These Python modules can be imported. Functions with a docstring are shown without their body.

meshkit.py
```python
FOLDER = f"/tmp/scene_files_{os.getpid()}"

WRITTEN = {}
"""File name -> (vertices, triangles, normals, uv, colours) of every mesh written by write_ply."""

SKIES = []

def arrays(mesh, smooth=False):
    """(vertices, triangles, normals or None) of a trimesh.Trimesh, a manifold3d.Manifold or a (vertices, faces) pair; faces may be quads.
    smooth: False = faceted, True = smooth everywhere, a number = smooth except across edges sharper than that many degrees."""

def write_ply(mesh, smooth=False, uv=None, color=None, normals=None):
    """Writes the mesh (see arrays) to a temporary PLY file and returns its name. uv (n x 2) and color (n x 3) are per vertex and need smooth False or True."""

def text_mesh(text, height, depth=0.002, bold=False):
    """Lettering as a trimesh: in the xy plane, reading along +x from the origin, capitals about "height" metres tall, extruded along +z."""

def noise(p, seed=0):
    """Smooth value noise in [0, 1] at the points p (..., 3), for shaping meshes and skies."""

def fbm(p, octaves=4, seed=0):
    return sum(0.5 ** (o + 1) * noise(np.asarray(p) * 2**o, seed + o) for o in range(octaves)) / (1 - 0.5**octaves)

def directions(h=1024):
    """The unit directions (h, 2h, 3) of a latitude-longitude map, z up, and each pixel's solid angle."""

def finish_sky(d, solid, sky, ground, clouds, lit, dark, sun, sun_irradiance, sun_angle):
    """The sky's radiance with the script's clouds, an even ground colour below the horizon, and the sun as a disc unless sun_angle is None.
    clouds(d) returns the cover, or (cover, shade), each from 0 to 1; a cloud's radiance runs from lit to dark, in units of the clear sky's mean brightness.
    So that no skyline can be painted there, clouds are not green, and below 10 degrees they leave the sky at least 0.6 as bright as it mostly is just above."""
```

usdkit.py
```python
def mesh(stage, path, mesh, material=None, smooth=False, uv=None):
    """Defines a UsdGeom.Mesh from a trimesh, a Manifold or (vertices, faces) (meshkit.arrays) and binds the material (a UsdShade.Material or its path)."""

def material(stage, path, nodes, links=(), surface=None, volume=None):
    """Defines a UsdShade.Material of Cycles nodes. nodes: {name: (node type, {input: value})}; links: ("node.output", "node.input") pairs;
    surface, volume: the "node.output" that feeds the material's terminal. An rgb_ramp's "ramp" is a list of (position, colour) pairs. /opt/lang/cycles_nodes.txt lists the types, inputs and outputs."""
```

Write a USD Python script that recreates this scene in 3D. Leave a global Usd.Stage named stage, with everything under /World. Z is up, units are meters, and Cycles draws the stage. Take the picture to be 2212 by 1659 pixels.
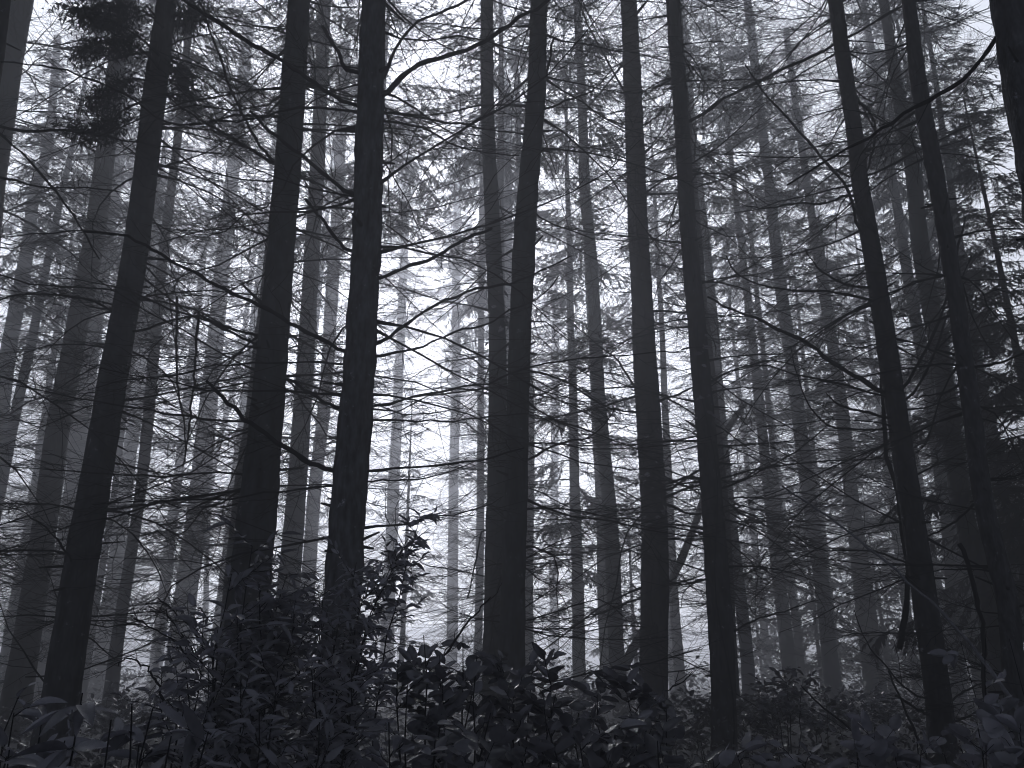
import math
import numpy as np
import usdkit, meshkit
from pxr import Usd, UsdGeom, UsdLux, UsdShade, Gf, Sdf

stage = Usd.Stage.CreateInMemory()
UsdGeom.SetStageUpAxis(stage, UsdGeom.Tokens.z)
UsdGeom.SetStageMetersPerUnit(stage, 1.0)
UsdGeom.Xform.Define(stage, '/World')
UsdGeom.Scope.Define(stage, '/World/Looks')

# ------------------------------------------------------------------ camera, sky, sun, exposure
FPX, CX, CY = 1703.0, 1106.0, 829.5            # focal length and centre, in units of a 2212 x 1659 view
PITCH = math.radians(18.0)
CAM_H = 1.5
EXPOSURE = 4.6
SKY_STRENGTH = 0.05
SUN_INT, SUN_ANGLE = 0.14, 25.0
SUN_EL, SUN_AZ = math.radians(28.0), math.radians(-6.0)   # azimuth from +y towards +x
HAZE_DENSITY, HAZE_G = 0.019, 0.62

cam = UsdGeom.Camera.Define(stage, '/World/camera')
cam.AddTranslateOp().Set(Gf.Vec3d(0, 0, CAM_H))
cam.AddRotateXOp().Set(90.0 + math.degrees(PITCH))
cam.CreateHorizontalApertureAttr(36.0)
cam.CreateVerticalApertureAttr(27.0)
cam.CreateFocalLengthAttr(36.0 * FPX / 2212.0)
cam.CreateClippingRangeAttr(Gf.Vec2f(0.05, 2000))
cam.CreateExposureAttr(EXPOSURE)

sky_mat = usdkit.material(stage, '/World/Looks/sky_material', {
    'sky': ('sky_texture', {'sky_type': 'single_scattering', 'sun_disc': False, 'sun_elevation': SUN_EL, 'sun_rotation': SUN_AZ, 'altitude': 100.0, 'aerosol_density': 3.0}),
    'bw': ('hsv', {'saturation': 0.08}),
    'tc': ('texture_coordinate', {}),
    'cl': ('noise_texture', {'scale': 2.2, 'detail': 4.0}),
    'cr': ('rgb_ramp', {'ramp': [(0.0, (0.39, 0.435, 0.465)), (1.0, (0.53, 0.59, 0.63))]}),
    'mx': ('mix', {'fac': 0.96}),
    'bg': ('background_shader', {'strength': SKY_STRENGTH})},
    [('sky.color', 'bw.color'), ('bw.color', 'mx.color1'), ('tc.generated', 'cl.vector'), ('cl.fac', 'cr.fac'),
     ('cr.color', 'mx.color2'), ('mx.color', 'bg.color')], surface='bg.background')
dome = UsdLux.DomeLight.Define(stage, '/World/sky')
UsdShade.MaterialBindingAPI.Apply(dome.GetPrim()).Bind(sky_mat)
dome.GetPrim().SetCustomDataByKey('kind', 'structure')
dome.GetPrim().SetCustomDataByKey('label', 'bright even overcast sky glowing through the misty trees')
dome.GetPrim().SetCustomDataByKey('category', 'sky')

sun = UsdLux.DistantLight.Define(stage, '/World/sun')
sun.CreateIntensityAttr(SUN_INT)
sun.CreateAngleAttr(SUN_ANGLE)
sun.CreateNormalizeAttr(True)
sun.CreateColorAttr(Gf.Vec3f(0.96, 0.98, 1.0))
sun.AddRotateZOp().Set(-math.degrees(SUN_AZ))
sun.AddRotateXOp().Set(-(90.0 - math.degrees(SUN_EL)))   # -z axis turned: light comes from +y side
# -z rotated by X(-a) points towards (0,-sin a,-cos a): the light travels from +y above down to the viewer

# ------------------------------------------------------------------ materials (the photograph is toned black and white: all greys with a blue cast)
def grey(v, tint=0.16):
    return (v * (1 - tint * 0.5), v * (1 - tint * 0.45), v * (1 + tint))

def bark(name, lo, hi, lichen, scale, bump=0.6):
    return usdkit.material(stage, '/World/Looks/' + name, {
        'tc': ('texture_coordinate', {}),
        'mp': ('mapping', {'scale': (scale, scale, scale * 0.28)}),
        'n1': ('noise_texture', {'scale': 1.0, 'detail': 6.0, 'roughness': 0.65}),
        'r1': ('rgb_ramp', {'ramp': [(0.3, grey(lo)), (0.7, grey(hi))]}),
        'n2': ('noise_texture', {'scale': 11.0, 'detail': 5.0, 'roughness': 0.75}),
        'r2': ('rgb_ramp', {'ramp': [(0.62, (0, 0, 0)), (0.72, (1, 1, 1))]}),
        'oi': ('object_info', {}),
        'ra': ('map_range', {'from_min': 0.0, 'from_max': 1.0, 'to_min': 0.75, 'to_max': 1.2}),
        'cm': ('combine_xyz', {}),
        'mu': ('mix', {'mix_type': 'multiply', 'fac': 1.0}),
        'mx': ('mix', {'color2': grey(lichen)}),
        'vo': ('voronoi_texture', {'scale': 1.6, 'feature': 'distance_to_edge'}),
        'ad': ('math', {'math_type': 'multiply_add', 'value2': 0.6}),
        'bp': ('bump', {'strength': bump, 'distance': 0.02}),
        'p': ('principled_bsdf', {'roughness': 0.9, 'specular_ior_level': 0.25})},
        [('tc.object', 'mp.vector'), ('mp.vector', 'n1.vector'), ('n1.fac', 'r1.fac'), ('tc.object', 'n2.vector'), ('n2.fac', 'r2.fac'),
         ('oi.random', 'ra.value'), ('ra.result', 'cm.x'), ('ra.result', 'cm.y'), ('ra.result', 'cm.z'), ('r1.color', 'mu.color1'), ('cm.vector', 'mu.color2'),
         ('r2.color', 'mx.fac'), ('mu.color', 'mx.color1'), ('mp.vector', 'vo.vector'), ('vo.distance', 'ad.value1'), ('n1.fac', 'ad.value3'),
         ('ad.value', 'bp.height'), ('bp.normal', 'p.normal'), ('mx.color', 'p.base_color')], surface='p.BSDF')

BARK = bark('spruce_bark', 0.010, 0.08, 0.30, 16.0, 1.0)
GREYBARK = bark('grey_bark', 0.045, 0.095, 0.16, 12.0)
ROUGH = bark('flaky_bark', 0.006, 0.12, 0.36, 24.0, 1.0)
PALE = bark('weathered_wood', 0.10, 0.20, 0.25, 30.0)

def plain(name, v, rough, spread=0.35):
    return usdkit.material(stage, '/World/Looks/' + name, {
        'tc': ('texture_coordinate', {}),
        'n': ('noise_texture', {'scale': 9.0, 'detail': 3.0}),
        'r': ('rgb_ramp', {'ramp': [(0.3, grey(v * (1 - spread))), (0.7, grey(v * (1 + spread)))]}),
        'p': ('principled_bsdf', {'roughness': rough, 'specular_ior_level': 0.15})},
        [('tc.object', 'n.vector'), ('n.fac', 'r.fac'), ('r.color', 'p.base_color')], surface='p.BSDF')
TWIG = usdkit.material(stage, '/World/Looks/dead_twig', {'d': ('diffuse_bsdf', {'color': grey(0.022)})}, [], surface='d.BSDF')

def leafy(name, lo, hi, rough, trans, scale=14.0, bump=0.0):
    nodes = {
        'tc': ('texture_coordinate', {}), 'ge': ('geometry', {}), 'oi': ('object_info', {}),
        'su': ('math', {'math_type': 'add'}), 'fr': ('math', {'math_type': 'fraction'}),
        'n': ('noise_texture', {'scale': scale, 'detail': 4.0}),
        'av': ('math', {'math_type': 'multiply_add', 'value2': 0.5}),
        'hf': ('math', {'math_type': 'multiply', 'value2': 0.5}),
        'r': ('rgb_ramp', {'ramp': [(0.15, grey(lo)), (0.85, grey(hi))]}),
        'bn': ('noise_texture', {'scale': scale * 5, 'detail': 3.0}),
        'bp': ('bump', {'strength': 0.35, 'distance': 0.004}),
        'p': ('principled_bsdf', {'roughness': rough}),
        't': ('translucent_bsdf', {}),
        'm': ('mix_closure', {'fac': trans})}
    links = [('tc.object', 'n.vector'), ('n.fac', 'hf.value1'), ('ge.random_per_island', 'su.value1'), ('oi.random', 'su.value2'), ('su.value', 'fr.value1'), ('fr.value', 'av.value1'), ('hf.value', 'av.value3'), ('av.value', 'r.fac'),
             ('r.color', 'p.base_color'), ('r.color', 't.color'), ('p.BSDF', 'm.closure1'), ('t.BSDF', 'm.closure2'),
             ('tc.object', 'bn.vector'), ('bn.fac', 'bp.height'), ('bp.normal', 'p.normal')]
    return usdkit.material(stage, '/World/Looks/' + name, nodes, links, surface='m.closure')
NEEDLE = usdkit.material(stage, '/World/Looks/conifer_needles', {
    'ge': ('geometry', {}), 'r': ('rgb_ramp', {'ramp': [(0.0, grey(0.05)), (1.0, grey(0.12))]}),
    'd': ('diffuse_bsdf', {}), 't': ('translucent_bsdf', {}), 'm': ('mix_closure', {'fac': 0.45})},
    [('ge.random_per_island', 'r.fac'), ('r.color', 'd.color'), ('r.color', 't.color'), ('d.BSDF', 'm.closure1'), ('t.BSDF', 'm.closure2')], surface='m.closure')
SALAL = leafy('glossy_leaf', 0.04, 0.22, 0.3, 0.25)
THIN = leafy('thin_leaf', 0.1, 0.36, 0.42, 0.45)
LONG = leafy('long_leaf', 0.07, 0.3, 0.36, 0.25)
BROAD = leafy('broad_leaf', 0.12, 0.32, 0.5, 0.35)
COVER = leafy('cover_leaf', 0.04, 0.2, 0.38, 0.15)
GROUND = plain('forest_floor', 0.045, 0.9, 0.5)
HILLM = plain('hill_grass', 0.12, 0.9, 0.2)

# ------------------------------------------------------------------ helpers
SINP, COSP = math.sin(PITCH), math.cos(PITCH)
def at(px, py, Y):
    """World point seen at (px, py) of the 2212 x 1659 view, at distance Y ahead; and metres per unit there."""
    u, v = (px - CX) / FPX, (CY - py) / FPX
    t = Y / (COSP - v * SINP)
    return np.array([u * t, Y, CAM_H + t * (SINP + v * COSP)]), t / FPX

def ground_z(x, y):
    p = np.stack([np.asarray(x, float) / 5.0, np.asarray(y, float) / 5.0, np.zeros_like(np.asarray(x, float))], -1)
    fall = 0.032 * np.clip(np.asarray(y, float) - 12.0, 0, 45.0)          # the floor falls gently away
    return 0.35 * (meshkit.noise(p, 3) - 0.5) - fall

used = {}
def numbered(path):
    n = used.get(path, 0)
    used[path] = n + 1
    return path if n == 0 else f'{path}_{n:03d}'

ORIGIN = {}
def tag(o, label=None, cat=None, group=None, kind=None):
    for k, v in (('label', label), ('category', cat), ('group', group), ('kind', kind)):
        if v:
            o.SetCustomDataByKey(k, v)
    return o

def thing(name, label, cat, loc, group=None):
    path = numbered('/World/' + name)
    x = UsdGeom.Xform.Define(stage, path)
    loc = np.asarray(loc, float)
    x.AddTranslateOp().Set(Gf.Vec3d(*map(float, loc)))
    ORIGIN[path] = loc
    return tag(x.GetPrim(), label, cat, group)

def part(parent, name, vf, mat, smooth=False, kind=None, label=None):
    path = numbered(f'{parent.GetPath()}/{name}')
    v, f = vf
    root = '/'.join(str(parent.GetPath()).split('/')[:3])
    m = usdkit.mesh(stage, path, (v - ORIGIN[root], f), mat, smooth=smooth).GetPrim()
    return tag(m, label, kind=kind)

def top(name, vf, mat, label, cat, kind=None, group=None, smooth=False):
    m = usdkit.mesh(stage, numbered('/World/' + name), vf, mat, smooth=smooth).GetPrim()
    return tag(m, label, cat, group, kind)

def join(parts):
    parts = [p for p in parts if len(p[0])]
    n = np.cumsum([0] + [len(p[0]) for p in parts])
    return np.vstack([p[0] for p in parts]), np.vstack([p[1] + k for p, k in zip(parts, n)])

def unit(a):
    return a / np.maximum(np.linalg.norm(a, axis=-1, keepdims=True), 1e-9)

def tubes(P, R, sides=3, cap=True):
    """P (N, K, 3) paths, R (N, K) radii -> one mesh."""
    P, R = np.asarray(P, float), np.asarray(R, float)
    if P.ndim == 2:
        P, R = P[None], R[None]
    N, K, _ = P.shape
    T = unit(np.gradient(P, axis=1))
    ref = np.where(np.abs(T[..., 2:3]) > 0.8, np.array([0.0, 1.0, 0.0]), np.array([0.0, 0.0, 1.0]))
    ref = np.broadcast_to(ref[:, K // 2:K // 2 + 1], T.shape)
    A = unit(np.cross(T, ref)); B = np.cross(T, A)
    a = np.arange(sides) / sides * 2 * math.pi
    V = P[:, :, None] + R[:, :, None, None] * (np.cos(a)[:, None] * A[:, :, None] + np.sin(a)[:, None] * B[:, :, None])
    V = V.reshape(-1, 3)
    n, k, s = np.meshgrid(np.arange(N), np.arange(K - 1), np.arange(sides), indexing='ij')
    i0 = (n * K + k) * sides + s; i1 = (n * K + k) * sides + (s + 1) % sides
    F = np.concatenate([np.stack([i0, i0 + sides, i1 + sides], -1).reshape(-1, 3), np.stack([i0, i1 + sides, i1], -1).reshape(-1, 3)])
    if cap and sides > 3:
        c = []
        for e in (0, K - 1):
            for q in range(1, sides - 1):
                b = (np.arange(N) * K + e) * sides
                c.append(np.stack([b, b + q, b + q + 1] if e else [b, b + q + 1, b + q], -1))
        F = np.vstack([F] + c)
    return V, F

def smooth_path(pts, n):
    """A smooth curve through the points (M, D), n samples."""
    pts = np.asarray(pts, float)
    from scipy.interpolate import PchipInterpolator
    s = np.concatenate([[0], np.cumsum(np.maximum(np.linalg.norm(np.diff(pts[:, :3], axis=0), axis=1), 1e-6))])
    return PchipInterpolator(s, pts)(np.linspace(0, s[-1], n))

UP = np.array([0.0, 0.0, 1.0])
def twigs_on(rng, P, L, n_per, length, r, tert=0, start=0.12, K=5):
    """Side twigs on the paths P (N, K0, 3) of lengths L (N,). Returns a mesh and keeps which branch each belongs to implicit."""
    N, K0, _ = P.shape
    M = N * n_per
    b = np.repeat(np.arange(N), n_per)
    s = start + (0.99 - start) * rng.random(M) ** 0.85
    x = s * (K0 - 1); i = np.minimum(x.astype(int), K0 - 2); w = (x - i)[:, None]
    O = P[b, i] * (1 - w) + P[b, i + 1] * w
    T = unit(P[b, i + 1] - P[b, i])
    S = unit(np.cross(T, UP) + 1e-6) * rng.choice([-1, 1], M)[:, None]
    U = np.cross(S, T)
    ang = np.radians(rng.uniform(35, 75, M))[:, None]
    D = unit(T * np.cos(ang) + S * np.sin(ang) + U * rng.normal(0, 0.28, M)[:, None] + UP * rng.normal(-0.03, 0.15, M)[:, None])
    ln = L[b] * length * (0.25 + 0.9 * (1 - s)) * rng.uniform(0.35, 1.25, M) + 0.06
    q = np.linspace(0, 1, K)
    bend = unit(T * 0.6 + UP * rng.normal(0.05, 0.35, M)[:, None] + rng.normal(0, 0.25, (M, 3)))
    C = O[:, None] + ln[:, None, None] * (D[:, None] * q[None, :, None] + bend[:, None] * (0.38 * q ** 2)[None, :, None])
    C[:, 1:-1] += rng.normal(0, 0.02, (M, K - 2, 3)) * ln[:, None, None]
    R = (r * (0.6 + 0.5 * ln / max(ln.mean(), 1e-6)))[:, None] * np.linspace(1, 0.4, K)
    out = [tubes(C, R, 3)]
    if tert:
        out.append(twigs_on(rng, C, ln, tert, 0.42, r * 0.62, 0, 0.2, 4))
    return join(out)

# ------------------------------------------------------------------ trees
def trunk_axis(pts, Y):
    """The axis (x, y, z, radius) of a trunk given by its pixels (px, py, width), carried on down into the ground and up to its top."""
    A = []
    for px, py, w in pts:
        p, m = at(px, py, Y)
        A.append([*p, 0.5 * w * m])
    A = np.array(A)
    A = A[np.argsort(A[:, 2])]
    return A

def extend_axis(A, rng, height):
    lo, hi = A[0], A[-1]
    k = min(len(A) - 1, 2)
    d0 = (A[k] - A[0]) / (A[k, 2] - A[0, 2])
    low = []
    gz = float(ground_z(lo[0], lo[1])) - 0.25
    if lo[2] > gz + 0.2:
        x = lo + d0 * (gz - lo[2]); x[3] = lo[3] * 1.12
        low = [x]
    d1 = (A[-1] - A[-1 - k]) / (A[-1, 2] - A[-1 - k, 2])
    top_r = max(hi[3], 0.02)
    ext = []
    if height > hi[2] + 1:
        for t in (0.3, 0.65, 1.0):
            z = hi[2] + (height - hi[2]) * t
            x = hi + d1 * (z - hi[2]) * (1 - 0.4 * t); x[2] = z; x[3] = top_r * (1 - t) + 0.012
            ext.append(x)
    return np.vstack([*[l[None] for l in low], A, *[e[None] for e in ext]])

class Axis:
    def __init__(self, A):
        from scipy.interpolate import PchipInterpolator
        self.f = PchipInterpolator(A[:, 2], A)
        self.z0, self.z1 = A[0, 2], A[-1, 2]
    def __call__(self, z):
        return self.f(np.clip(z, self.z0, self.z1))

def trunk_mesh(ax, rng, z1, ring, sides, rough, fine=99.0):
    zf = min(z1, fine)
    z = np.linspace(ax.z0, zf, max(8, int((zf - ax.z0) / ring)))
    if z1 > zf + 0.5:
        z = np.concatenate([z, np.linspace(zf, z1, 12)[1:]])
    n = len(z)
    C = ax(z)
    a = np.arange(sides) / sides * 2 * math.pi
    seed = int(rng.integers(1000))
    h = z - ax.z0
    flare = 1 + 0.35 * np.exp(-h / 0.22)
    q = np.stack(np.broadcast_arrays(np.cos(a)[None] * 1.3, np.sin(a)[None] * 1.3, z[:, None] * 0.9), -1)
    q2 = np.stack(np.broadcast_arrays(np.cos(a)[None] * 4.0, np.sin(a)[None] * 4.0, z[:, None] * 6.0), -1)
    wob = 1 + 0.10 * (meshkit.noise(q, seed) - 0.5) + rough * (meshkit.noise(q2, seed + 1) - 0.5)
    for _ in range(int((z1 - ax.z0) * 1.2)):       # swellings at old branch whorls
        zz, w = rng.uniform(ax.z0, z1), rng.uniform(0.04, 0.10)
        wob += 0.05 * rng.random() * np.exp(-((z - zz) / w) ** 2)[:, None] * (0.5 + 0.5 * np.cos(a - rng.uniform(0, 6.28)))[None]
    bendx = 0.012 * np.sin(z * rng.uniform(0.5, 1.1) + rng.uniform(0, 6))
    R = C[:, 3:4] * flare[:, None] * wob
    V = np.stack([C[:, 0:1] + bendx[:, None] + R * np.cos(a), C[:, 1:2] + R * np.sin(a), np.broadcast_to(z[:, None], R.shape)], -1).reshape(-1, 3)
    k, s = np.meshgrid(np.arange(n - 1), np.arange(sides), indexing='ij')
    i0 = k * sides + s; i1 = k * sides + (s + 1) % sides
    F = np.concatenate([np.stack([i0, i1, i1 + sides], -1).reshape(-1, 3), np.stack([i0, i1 + sides, i0 + sides], -1).reshape(-1, 3)])
    return V, F

def dead_paths(rng, ax, zs, L, K=8, az=None):
    N = len(zs)
    C = ax(zs)
    az = rng.uniform(0, 2 * math.pi, N) if az is None else az
    s = np.linspace(0, 1, K)
    h = np.stack([np.cos(az), np.sin(az), np.zeros(N)], -1)
    g = np.stack([-np.sin(az), np.cos(az), np.zeros(N)], -1)
    a, b, c = rng.normal(0.10, 0.22, N), rng.normal(-0.28, 0.22, N), rng.normal(0.14, 0.16, N)
    rise = a[:, None] * s + b[:, None] * s ** 2 + c[:, None] * s ** 3
    side = rng.normal(0, 0.18, N)[:, None] * s ** 2 + rng.normal(0, 0.03, N)[:, None] * np.sin(s * rng.uniform(4, 9, N)[:, None])
    P = C[:, None, :3] + L[:, None, None] * (h[:, None] * s[None, :, None] + UP * rise[..., None] + g[:, None] * side[..., None])
    P[:, 2:] += rng.normal(0, 0.006, (N, K - 2, 3)) * L[:, None, None]
    return P

def strips(rng, O, D, ln, w):
    """Two-triangle needle sprays at O along D."""
    M = len(O)
    S = unit(np.cross(D, unit(rng.normal(0, 1, (M, 3)))))
    a = O; b = O + D * (ln * 0.45)[:, None] + S * (w * 0.5)[:, None]; c = O + D * ln[:, None]; d = O + D * (ln * 0.45)[:, None] - S * (w * 0.5)[:, None]
    c = c - UP * (ln * 0.12)[:, None]
    V = np.stack([a, b, c, d], 1).reshape(-1, 3)
    i = np.arange(M)[:, None] * 4
    return V, np.concatenate([i + [0, 1, 2], i + [0, 2, 3]])

def crown(rng, ax, z0, z1, rmax, nb, per, size, droop=0.35, shape=1.0):
    """Needle-bearing boughs round a conifer stem: returns (boughs, foliage)."""
    t = (np.arange(nb) + rng.random(nb)) / nb
    zs = z0 + (z1 - z0) * t ** 0.9
    L = rmax * (1 - t) ** (0.75 * shape) * rng.uniform(0.55, 1.15, nb) + 0.25
    L *= np.where(t < 0.12, rng.uniform(0.5, 1.0, nb), 1)
    az = np.arange(nb) * 2.39996 + rng.normal(0, 0.4, nb)
    C = ax(zs)
    s = np.linspace(0, 1, 6)
    h = np.stack([np.cos(az), np.sin(az), np.zeros(nb)], -1)
    g = np.stack([-np.sin(az), np.cos(az), np.zeros(nb)], -1)
    rise = (rng.normal(0.05, 0.12, nb)[:, None] + 0.35 * (t - 0.25)[:, None]) * s - droop * s ** 2 + 0.14 * s ** 3
    P = C[:, None, :3] + L[:, None, None] * (h[:, None] * s[None, :, None] + UP * rise[..., None] + g[:, None] * (rng.normal(0, 0.08, nb)[:, None] * s ** 2)[..., None])
    bo = tubes(P, (0.008 + 0.007 * L)[:, None] * np.linspace(1, 0.3, 6), 3)
    n_each = np.maximum(6, (per * L / rmax).astype(int))
    b = np.repeat(np.arange(nb), n_each); M = len(b)
    clump = np.round(rng.random(M) * 9) / 9 + rng.normal(0, 0.035, M)      # sprays gathered on side twigs
    ss = np.clip(0.12 + 0.9 * clump, 0.05, 1.0)
    x = ss * 5; i = np.minimum(x.astype(int), 4); w = (x - i)[:, None]
    O = P[b, i] * (1 - w) + P[b, i + 1] * w
    T = unit(P[b, i + 1] - P[b, i])
    S = unit(np.cross(T, UP)) * rng.choice([-1, 1], M)[:, None]
    lat = rng.random(M) ** 0.8 * 0.34 * L[b] * (1.1 - ss)
    O = O + S * lat[:, None] + T * (lat * 0.5)[:, None] - UP * (lat * rng.uniform(0.1, 0.6, M))[:, None]
    D = unit(S * rng.uniform(0.1, 1.0, M)[:, None] + T * rng.uniform(0.2, 0.9, M)[:, None] - UP * rng.uniform(0.0, 1.1, M)[:, None] + rng.normal(0, 0.2, (M, 3)))
    ln = size * rng.uniform(0.5, 1.5, M)
    return bo, strips(rng, O, D, ln, ln * rng.uniform(0.13, 0.24, M))

PROTO = {}
def instancer(parent, name, kind, P, az, pitch, roll, scale, rng):
    """Copies of the shapes of one kind, as one part of a tree: at P, heading az, pitched up, rolled, scaled."""
    path = numbered(f'{parent.GetPath()}/{name}')
    pi = UsdGeom.PointInstancer.Define(stage, path)
    if kind not in PROTO:
        PROTO[kind] = []
        for j, (vf, mat) in enumerate(SHAPE_MAKERS[kind]()):
            q = f'{path}/{kind}_{j:03d}'
            usdkit.mesh(stage, q, vf, mat)
            PROTO[kind].append(q)
    pi.CreatePrototypesRel().SetTargets([Sdf.Path(q) for q in PROTO[kind]])
    n = len(P)
    root = '/'.join(str(parent.GetPath()).split('/')[:3])
    quat = []
    for a, b, c in zip(az, pitch, roll):
        r = Gf.Rotation(Gf.Vec3d(1, 0, 0), math.degrees(c)) * Gf.Rotation(Gf.Vec3d(0, 1, 0), -math.degrees(b)) * Gf.Rotation(Gf.Vec3d(0, 0, 1), math.degrees(a))
        g = r.GetQuat()
        quat.append(Gf.Quath(float(g.GetReal()), *[float(x) for x in g.GetImaginary()]))
    pi.CreatePositionsAttr([Gf.Vec3f(*map(float, p)) for p in P - ORIGIN[root]])
    pi.CreateOrientationsAttr(quat)
    sc = np.asarray(scale, float)
    sc = sc if sc.ndim == 2 else np.repeat(sc[:, None], 3, 1)
    pi.CreateScalesAttr([Gf.Vec3f(*map(float, x)) for x in sc])
    pi.CreateProtoIndicesAttr([int(x) for x in rng.integers(0, len(PROTO[kind]), n)])
    tag(pi.GetPrim(), kind='stuff')
    return pi

def dead_shapes():
    out = []
    for j in range(12):
        rng = np.random.default_rng(3000 + j)
        s = np.linspace(0, 1, 9)
        rise = rng.normal(0, 0.05) * s + rng.uniform(-0.32, -0.02) * s ** 2 + rng.uniform(0.0, 0.30) * s ** 3
        side = rng.normal(0, 0.16) * s ** 2 + 0.02 * np.sin(s * rng.uniform(5, 10))
        P = np.stack([s, side, rise], -1)[None]
        P[:, 1:] += rng.normal(0, 0.008, (1, 8, 3))
        bm = tubes(P, (0.0062 * np.linspace(1, 0.25, 9))[None], 4)
        tw = twigs_on(rng, P, np.array([1.0]), 20, 0.46, 0.0026, 3, 0.06, 5)
        out.append((join([bm, tw]), TWIG))
    return out

def bough_shapes():
    out = []
    for j in range(8):
        rng = np.random.default_rng(3100 + j)
        s = np.linspace(0, 1, 8)
        rise = 0.05 * s - rng.uniform(0.15, 0.42) * s ** 2 + rng.uniform(0.05, 0.2) * s ** 3
        P = np.stack([s, rng.normal(0, 0.08) * s ** 2, rise], -1)
        parts = [tubes(P[None], (0.009 * np.linspace(1, 0.2, 8))[None], 3)]
        nt = 34                                           # side twigs, each hung with needle sprays
        ts = np.sort(rng.uniform(0.10, 1.0, nt))
        for k in range(nt):
            x = ts[k] * 6.999; i = int(x)
            O = P[i] + (P[i + 1] - P[i]) * (x - i)
            T = unit(P[i + 1] - P[i])
            D = unit(T * rng.uniform(0.4, 1.0) + np.array([0, 1.0 if k % 2 else -1.0, 0]) * rng.uniform(0.4, 1.0) - UP * rng.uniform(0.0, 0.7))
            ln = rng.uniform(0.16, 0.36) * (1.15 - 0.75 * ts[k])
            m = int(16 + 110 * ln)
            q = rng.random(m)
            A = O + D * (ln * q)[:, None] - UP * (0.35 * ln * q ** 2)[:, None]
            S = unit(np.cross(D, UP))
            E = unit(D * rng.uniform(0.5, 1.1, m)[:, None] + S * rng.choice([-1, 1], m)[:, None] * rng.uniform(0.2, 1.0, m)[:, None] - UP * rng.uniform(0.0, 0.9, m)[:, None])
            l = rng.uniform(0.022, 0.06, m)
            parts.append(strips(rng, A, E, l, l * rng.uniform(0.16, 0.30, m)))
            qt = np.linspace(0, 1, 4)
            parts.append(tubes((O + D * (ln * qt)[:, None] - UP * (0.35 * ln * qt ** 2)[:, None])[None], (0.0035 * np.linspace(1, 0.5, 4))[None], 3))
        out.append((join(parts), NEEDLE))
    return out
SHAPE_MAKERS = {'dead_branch': dead_shapes, 'needle_bough': bough_shapes}

def needle_crown(rng, parent, ax, z0, z1, rmax, nb, shape=0.8):
    t = (np.arange(nb) + rng.random(nb)) / nb
    zs = z0 + (z1 - z0) * t
    L = rmax * (1 - t) ** shape * rng.uniform(0.5, 1.2, nb) + 0.3
    L *= np.where(t < 0.15, rng.uniform(0.4, 1.0, nb), 1)
    az = np.arange(nb) * 2.39996 + rng.normal(0, 0.5, nb)
    instancer(parent, 'crown', 'needle_bough', ax(zs)[:, :3], az, rng.normal(0.0, 0.12, nb) + 0.5 * (t - 0.2), rng.normal(0, 0.15, nb), L, rng)

def dead_boughs(rng, parent, ax, zs, L):
    n = len(zs)
    C = ax(zs)
    instancer(parent, 'branches', 'dead_branch', C[:, :3], rng.uniform(0, 2 * math.pi, n), rng.normal(0.10, 0.20, n), rng.normal(0, 0.3, n), L, rng)

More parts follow.
